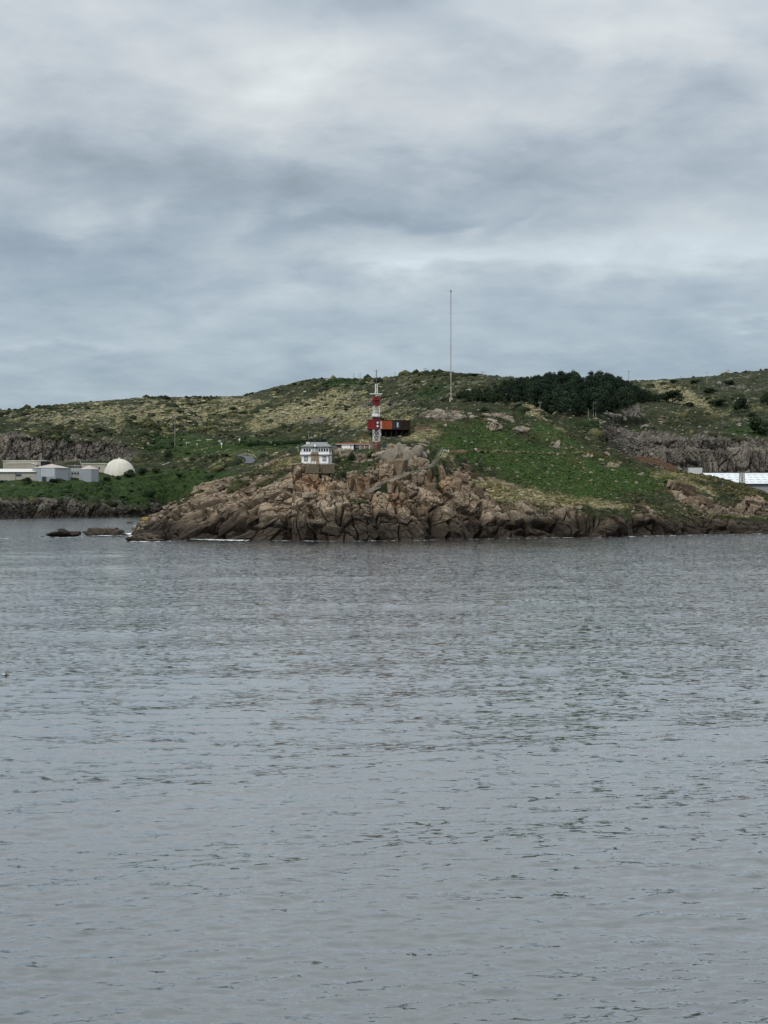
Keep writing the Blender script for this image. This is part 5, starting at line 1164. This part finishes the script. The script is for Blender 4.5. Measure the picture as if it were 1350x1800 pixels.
# ------------------------------------------------------------------ works below the left quarry
def works():
    def frame(px, py, d): return P(px, py, d), d / F
    b, k = frame(34, 848, 1352); X = lambda px: (px - 34) * k; Z = lambda py: (848 - py) * k
    e = empty('long_building', b, R(-2), 'long low pale building with white roof at the left edge', 'building')
    m = MB(); m.box(X(-30), X(27.5), 0, 16, -6, Z(829.5)); m.box(X(27.52), X(66.5), 0, 16, -6, Z(829.5)); m.build('wall', 'cream_wall', e)
    m = MB(); m.add([(X(-31), -.8, Z(829.7)), (X(67.5), -.8, Z(829.7)), (X(67.5), 17, Z(829.7)), (X(-31), 17, Z(829.7)), (X(-31), 12, Z(823.6)), (X(62), 12, Z(823.6))], [(0, 1, 5, 4), (1, 2, 5), (2, 3, 4, 5), (3, 0, 4), (3, 2, 1, 0)]); m.build('roof', 'pale_roof', e)
    m = MB(); m.box(X(-31), X(67.3), -.92, -.82, Z(830.6), Z(829.6)); m.build('gutter', 'dark_frame', e)
    m = MB(); m.box(X(28), X(66), -.12, -.01, Z(838.5), Z(836.8)); m.box(X(-30), X(27), -.12, -.01, Z(834.5), Z(833)); m.build('wall_band', 'blue_grey_wall', e)
    for i in range(3): a = 28.6 + i * 3.1; m = MB(); m.box(X(a), X(a + 2.7), -.16, -.02, Z(837.4), Z(833.6)); m.build('window', 'dark_glass', e)
    m = MB(); m.box(X(27.2), X(28), -.2, .1, -3, Z(829.6)); m.build('corner_post', 'dark_frame', e); m = MB(); m.box(X(-30), X(66), -.14, -.02, Z(844.5), Z(843)); m.build('plinth_band', 'blue_grey_wall', e)
    m = MB(); m.box(X(6), X(20), -.16, -.02, Z(848), Z(844.6)); m.build('loading_door', 'pale_roof', e)
    b, k = frame(41, 826, 1405); X = lambda px: (px - 41) * k; Z = lambda py: (826 - py) * k
    e = empty('back_building', b, R(-2), 'cream flat roofed building behind the long white roofed building', 'building')
    m = MB(); m.box(X(5.2), X(72), 0, 22, -10, Z(810.6)); m.build('wall', 'cream_wall', e); m = MB(); m.box(X(4.6), X(82), -.5, 22.5, Z(810.5), Z(809.4)); m.build('roof', 'pale_roof', e)
    m = MB(); m.box(X(72.1), X(79), 2, 20, -10, Z(810.7)); m.build('dark_bay', 'dark_glass', e); m = MB(); m.prism([(X(14.5), -8), (X(67), -8), (X(67), Z(817.5)), (X(57), Z(814.8)), (X(14.5), Z(815.4))], -6, -.02); m.build('front_shed', 'cream_wall', e)
    m = MB(); m.prism([(X(14), Z(815.3)), (X(57), Z(814.7)), (X(67.5), Z(817.4)), (X(67.5), Z(816.6)), (X(57), Z(813.9)), (X(14), Z(814.5))], -6.4, -.03); m.build('front_shed_roof', 'pale_roof', e)
    m = MB(); m.tube((X(10.5), 3, Z(809.4)), (X(10.5), 3, Z(805.4)), .35); m.build('chimney', 'galvanised', e)
    def tank(px, py, d, w, eave, peak, lab, panels):
        b, k = frame(px, py, d); r = w * k / 2; e = empty('round_tank', b, R(22.5), lab, 'tank'); n = 8; zz = (py - eave) * k; zp = (py - peak) * k
        q = lambda rr, z: [(rr * math.cos(2 * math.pi * i / n), rr * math.sin(2 * math.pi * i / n), z) for i in range(n)]
        m = MB(); a = q(r, -4) + q(r, zz); m.add(a, [(i, (i + 1) % n, n + (i + 1) % n, n + i) for i in range(n)] + [tuple(range(n))[::-1]]); m.build('wall', 'blue_grey_wall', e)
        m = MB(); m.add(q(r * 1.03, zz + .02) + [(0, 0, zp)], [(i, (i + 1) % n, n) for i in range(n)] + [tuple(range(n))[::-1]]); m.build('roof', 'pink_roof', e)
        for i in panels:
            A, B = Vector(q(r * 1.004, 0)[i]), Vector(q(r * 1.004, 0)[(i + 1) % n]); u = (B - A) * .04; m = MB(); out = ((A + B) / 2).normalized() * .12
            p = [A + u + Vector((0, 0, zz * .38)), B - u + Vector((0, 0, zz * .38)), B - u + Vector((0, 0, zz * .97)), A + u + Vector((0, 0, zz * .97))]; m.add(p + [v + out for v in p], [(4, 5, 6, 7), (0, 1, 5, 4), (1, 2, 6, 5), (2, 3, 7, 6), (3, 0, 4, 7)]); m.build('wall_panel', 'pale_blue_panel', e)
        return e, k, r, zz
    e, k, r, zz = tank(91, 848, 1362, 67, 823, 815.5, 'larger eight sided tank with pale pink conical roof and pale blue panel', (5,))
    m = MB()
    for i in range(4): m.box(-4.8 + i * .9, -4.4 + i * .9, -r * .98, -r * .90, -1, 5); 
    g = m.build('grille', 'dark_frame', e); g.rotation_euler = (0, 0, R(-22.5))
    tank(156.5, 846, 1375, 35, 825, 818, 'smaller eight sided tank with pale conical roof beside the cream building', ())
    b, k = frame(132.5, 848, 1380); e = empty('glass_block', b, 0, 'narrow grey block with glazed upper floor between the two tanks', 'building'); X = lambda px: (px - 132.5) * k; Z = lambda py: (848 - py) * k
    m = MB(); m.box(X(124), X(141), 0, 10, -5, Z(822)); m.build('wall', 'concrete', e); m = MB(); m.box(X(123.5), X(141.5), -.3, 10.3, Z(821.9), Z(820.6)); m.build('roof', 'dark_frame', e)
    for r_ in range(2):
        for i in range(3): a = 125.2 + i * 5; m = MB(); m.box(X(a), X(a + 4.2), -.15, .02, Z(828 + r_ * 6.4), Z(823.4 + r_ * 6.4)); w = m.build('window', 'blue_grey_wall', e); m = MB(); m.box(X(a) + .3, X(a + 4.2) - .3, -.2, -.155, Z(827.4 + r_ * 6.4), Z(824 + r_ * 6.4)); m.build('pane', 'dark_glass' if r_ else 'pale_glass', w)
    m = MB(); m.box(X(134.5), X(137), -.1, .03, Z(848), Z(843)); m.build('door', 'dark_glass', e)
    m = MB(); m.bar((X(130), 3, Z(820.5)), (X(130), 3, Z(816)), .4); m.bar((X(122), 3, Z(818.5)), (X(140), 3, Z(818.5)), .5); m.build('roof_pipes', 'galvanised', e)
    m = MB(); m.bar((0, 0, 0), (-1.6, 0, 5.2), .9, .3); q = m.build('leaning_panel', 'pale_roof', None, P(144.3, 821, 1392)); tag(q, 'slanted pale panel sticking up on the roof between the tanks', 'panel')
    b, k = frame(165, 842, 1425); e = empty('cream_block', b, 0, 'plain cream building with flat roof between the smaller tank and the dome', 'building'); X = lambda px: (px - 165) * k; Z = lambda py: (842 - py) * k
    m = MB(); m.box(X(144), X(185.5), 0, 18, -6, Z(815.6)); m.build('wall', 'cream_wall', e); m = MB(); m.box(X(143.4), X(186), -.5, 18.5, Z(815.5), Z(814.2)); m.build('roof', 'pale_roof', e)
    m = MB(); m.box(X(173.5), X(176), -.2, -.02, Z(824.5), Z(821.5)); m.build('window', 'dark_glass', e); m = MB(); m.box(X(174), X(180), -.2, -.02, Z(832.6), Z(831.6)); m.build('pipe', 'dark_frame', e)
    # dome
    b, k = frame(209.5, 839, 1432); r = 29 * k; hz = 32.5 * k; e = empty('dome', b, 0, 'large pale ribbed dome with a small knob on top', 'dome'); NU, NV = 48, 18
    V = []; 
    for j in range(NV + 1):
        t = j / NV; ph = -.22 + t * (math.pi / 2 + .22)
        for i in range(NU):
            a = 2 * math.pi * i / NU; rr = r * math.cos(ph) * (1 + .006 * (i % 4 == 0)); V.append((rr * math.cos(a), rr * math.sin(a), hz * math.sin(ph)))
    Fq = np.array([(j * NU + i, j * NU + (i + 1) % NU, (j + 1) * NU + (i + 1) % NU, (j + 1) * NU + i) for j in range(NV) for i in range(NU)]); link('shell', np_mesh('shell', np.array(V), Fq, True), 'dome_cloth', e)
    for i in range(16):
        m = MB(); a = 2 * math.pi * (i + .37) / 16; prev = None
        for j in range(9):
            ph = .02 + j / 8 * (math.pi / 2 - .06); p = Vector((r * 1.004 * math.cos(ph) * math.cos(a), r * 1.004 * math.cos(ph) * math.sin(a), hz * 1.004 * math.sin(ph)))
            if prev is not None: m.bar(prev, p, .16)
            prev = p
        m.build('rib', 'dome_cloth', e)
    m = MB(); m.tube((0, 0, hz * .99), (0, 0, hz + 1.3), 1.0, .5, 10); m.build('knob', 'pale_roof', e)
works()
# ------------------------------------------------------------------ warehouse and odds and ends on the right
def right_side():
    d = 990; k = d / F; b = P(1320, 862, d); e = empty('warehouse', b, 0, 'big warehouse with a sloping ribbed white roof below the right quarry', 'warehouse'); X = lambda px: (px - 1320) * k; Z = lambda py: (862 - py) * k
    x0, x1 = X(1236), X(1500); z0, z1, D = Z(850.2), 16 + 44.6 * (d + 34) / F - b.z, 34.
    m = MB(); m.box(x0 + .4, x1 - .4, 0, D * 2 - 1, -14, z0 - .3); m.build('wall', 'grey_sheet', e)
    n = 22
    for i in range(n):
        a = x0 + (x1 - x0) * i / n; c = x0 + (x1 - x0) * (i + 1) / n; m = MB(); up = .06 if i % 2 else .0
        m.add([(a, -1, z0 + up), (c, -1, z0 + up), (c, D, z1 + up), (a, D, z1 + up), (a, -1, z0 - .25), (c, -1, z0 - .25), (c, D, z1 - .25), (a, D, z1 - .25)], [(0, 1, 2, 3), (7, 6, 5, 4), (0, 4, 5, 1), (1, 5, 6, 2), (2, 6, 7, 3), (3, 7, 4, 0)]); m.build('roof_panel', 'white_sheet', e)
    m = MB(); m.add([(x0, D + .02, z1), (x1, D + .02, z1), (x1, 2 * D, z0), (x0, 2 * D, z0), (x0, D + .02, z1 - .3), (x1, D + .02, z1 - .3), (x1, 2 * D, z0 - .3), (x0, 2 * D, z0 - .3)], [(0, 1, 2, 3), (7, 6, 5, 4), (0, 4, 5, 1), (1, 5, 6, 2), (2, 6, 7, 3), (3, 7, 4, 0)]); m.build('back_roof', 'white_sheet', e)
    for r_ in range(4):
        for i in range(n * 1):
            a = x0 + (x1 - x0) * (i + .15 + r_ * .22 % 1) / n; t = .14 + r_ * .22; y = -1 + (D + 1) * t; z = z0 + (z1 - z0) * t
            if i % 1 == 0: m = MB(); m.box(0, 2.6, -.25, .25, .07, .22); o = m.build('skylight_strip', 'galvanised', e, (a, y, z)) if (r_ == 0 and i == 0) else None
            if o: proto = o.data
            else: q = bpy.data.objects.new('skylight_strip', proto); COL.objects.link(q); q.parent = e; q.location = (a, y, z); q.rotation_euler = (math.atan2(z1 - z0, D + 1), 0, 0)
    m = MB(); m.box(x0 - .2, x1, D - .3, D + .3, z1 + .08, z1 + .55); m.build('ridge_cap', 'dark_frame', e)
    m = MB(); m.box(x0, x1, -1.3, -1.02, z0 - .55, z0 - .02); m.build('gutter', 'dark_frame', e)
    plain('pale_wall', (.55, .57, .57), .7, .08, .3, dirt=(.4, .41, .4), streak=True)
    e = empty('small_white_building', P(1223.3, 829, 900), 0, 'small plain white building below the right quarry left of the warehouse', 'building'); k = 900 / F
    m = MB(); m.box(-11 * k, 11 * k, 0, 6, -4, 7.4 * k); m.build('wall', 'pale_wall', e); m = MB(); m.box(-11.3 * k, 11.6 * k, -.2, 6.2, 7.45 * k, 8.4 * k); m.build('roof', 'dark_frame', e)
    m = MB(); m.box(11.05 * k, 11.3 * k, .02, 5.9, -3, 7.4 * k); m.build('side_wall', 'grey_sheet', e)
    e = empty('lattice_pylon', P(1304, 856, 930), R(20), 'thin lattice pylon in front of the white warehouse roof', 'pylon'); k = 930 / F; m = MB(); w = 3.1 * k; h = 25 * k
    for sx in (-1, 1):
        for sy in (-1, 1): q = MB(); q.bar((sx * w, sy * w, -3), (sx * w, sy * w, h), .34); q.build('leg', 'pole_pale', e)
    for i in range(9):
        z = -3 + (h + 3) * i / 9; z2 = -3 + (h + 3) * (i + 1) / 9
        for a, c in (((-w, -w), (w, -w)), ((w, -w), (w, w)), ((w, w), (-w, w)), ((-w, w), (-w, -w))): m.bar((*a, z), (*c, z2), .16); m.bar((*a, z2), (*c, z), .16)
    m.build('bracing', 'galvanised', e)
    # ruined wall along the crest
    e = None; pts = [(1106,806),(1120,806.5),(1135,807.5),(1150,809.5),(1160,812),(1170,817),(1182,822),(1192,826)]; tops = [803,803,803.5,805,808,813,818.5,823]
    L = []
    for (px, py), t in zip(pts, tops):
        d = np.interp(px, [1100, 1150, 1200], [797, 792, 784]); L.append((P(px, py + 5, d), P(px, t, d)))
    o0 = L[0][0]; e = empty('ruined_wall', o0, 0, 'ruined reddish brown stone wall stepping down the crest before the quarry', 'wall'); rr = random.Random(3)
    m = MB()
    for (a0, a1), (c0, c1) in zip(L[:-1], L[1:]):
        q = [a0, c0, c1, a1]; q = [v - o0 for v in q]; m.add([v for v in q] + [v + Vector((0, .9, 0)) for v in q], [(0, 1, 2, 3), (7, 6, 5, 4), (0, 4, 5, 1), (1, 5, 6, 2), (2, 6, 7, 3), (3, 7, 4, 0)])
    m.build('wall_core', 'ruin_stone', e)
    st = MB().box(-.5, .5, -.2, .2, -.24, .24).build('stone', 'ruin_stone', e, bevel=.09); me = st.data; bpy.data.objects.remove(st)
    for (a0, a1), (c0, c1) in zip(L[:-1], L[1:]):
        nx = max(1, int((c0 - a0).length / .95))
        for i in range(nx):
            lo = a0.lerp(c0, (i + .5) / nx); hi = a1.lerp(c1, (i + .5) / nx); nz = max(1, int((hi.z - lo.z) / .52))
            for j in range(nz + 1):
                if rr.random() < .12: continue
                q = bpy.data.objects.new('stone', me); COL.objects.link(q); q.parent = e; q.location = lo.lerp(hi, j / nz) - o0 + Vector((rr.uniform(-.1, .1), -.08 + rr.uniform(-.05, .05), rr.uniform(-.04, .04))); q.scale = (rr.uniform(.8, 1.05), 1, rr.uniform(.8, 1.05)); q.rotation_euler = (rr.uniform(-.1, .1), rr.uniform(-.1, .1), rr.uniform(-.1, .1))
right_side()
def flotsam():
    d = H * F / (1188.5 - HY); e = empty('flotsam', ((8.5 - CX) / F * d, d, .04), 0, 'small dark piece of flotsam with a white patch floating at the left edge', 'flotsam'); k = d / F
    Q, Fc = boulder_arrays(5, 3, 9); Q = Q * np.array([.33, .13, .09]); Q[:, 2] *= 1 + .5 * np.sin(Q[:, 0] * 16); link('body', np_mesh('body', Q, Fc, True), 'bark', e)
    Q, Fc = boulder_arrays(6, 2, 9); Q = Q * np.array([.10, .08, .07]); link('white_patch', np_mesh('white_patch', Q, Fc, True), 'white_trim', e, (-.13, -.02, .09))
    Q, Fc = boulder_arrays(8, 2, 9); Q = Q * np.array([.12, .1, .07]); link('dark_lump', np_mesh('dark_lump', Q, Fc, True), 'dark_slat', e, (.2, -.02, .05))
flotsam()
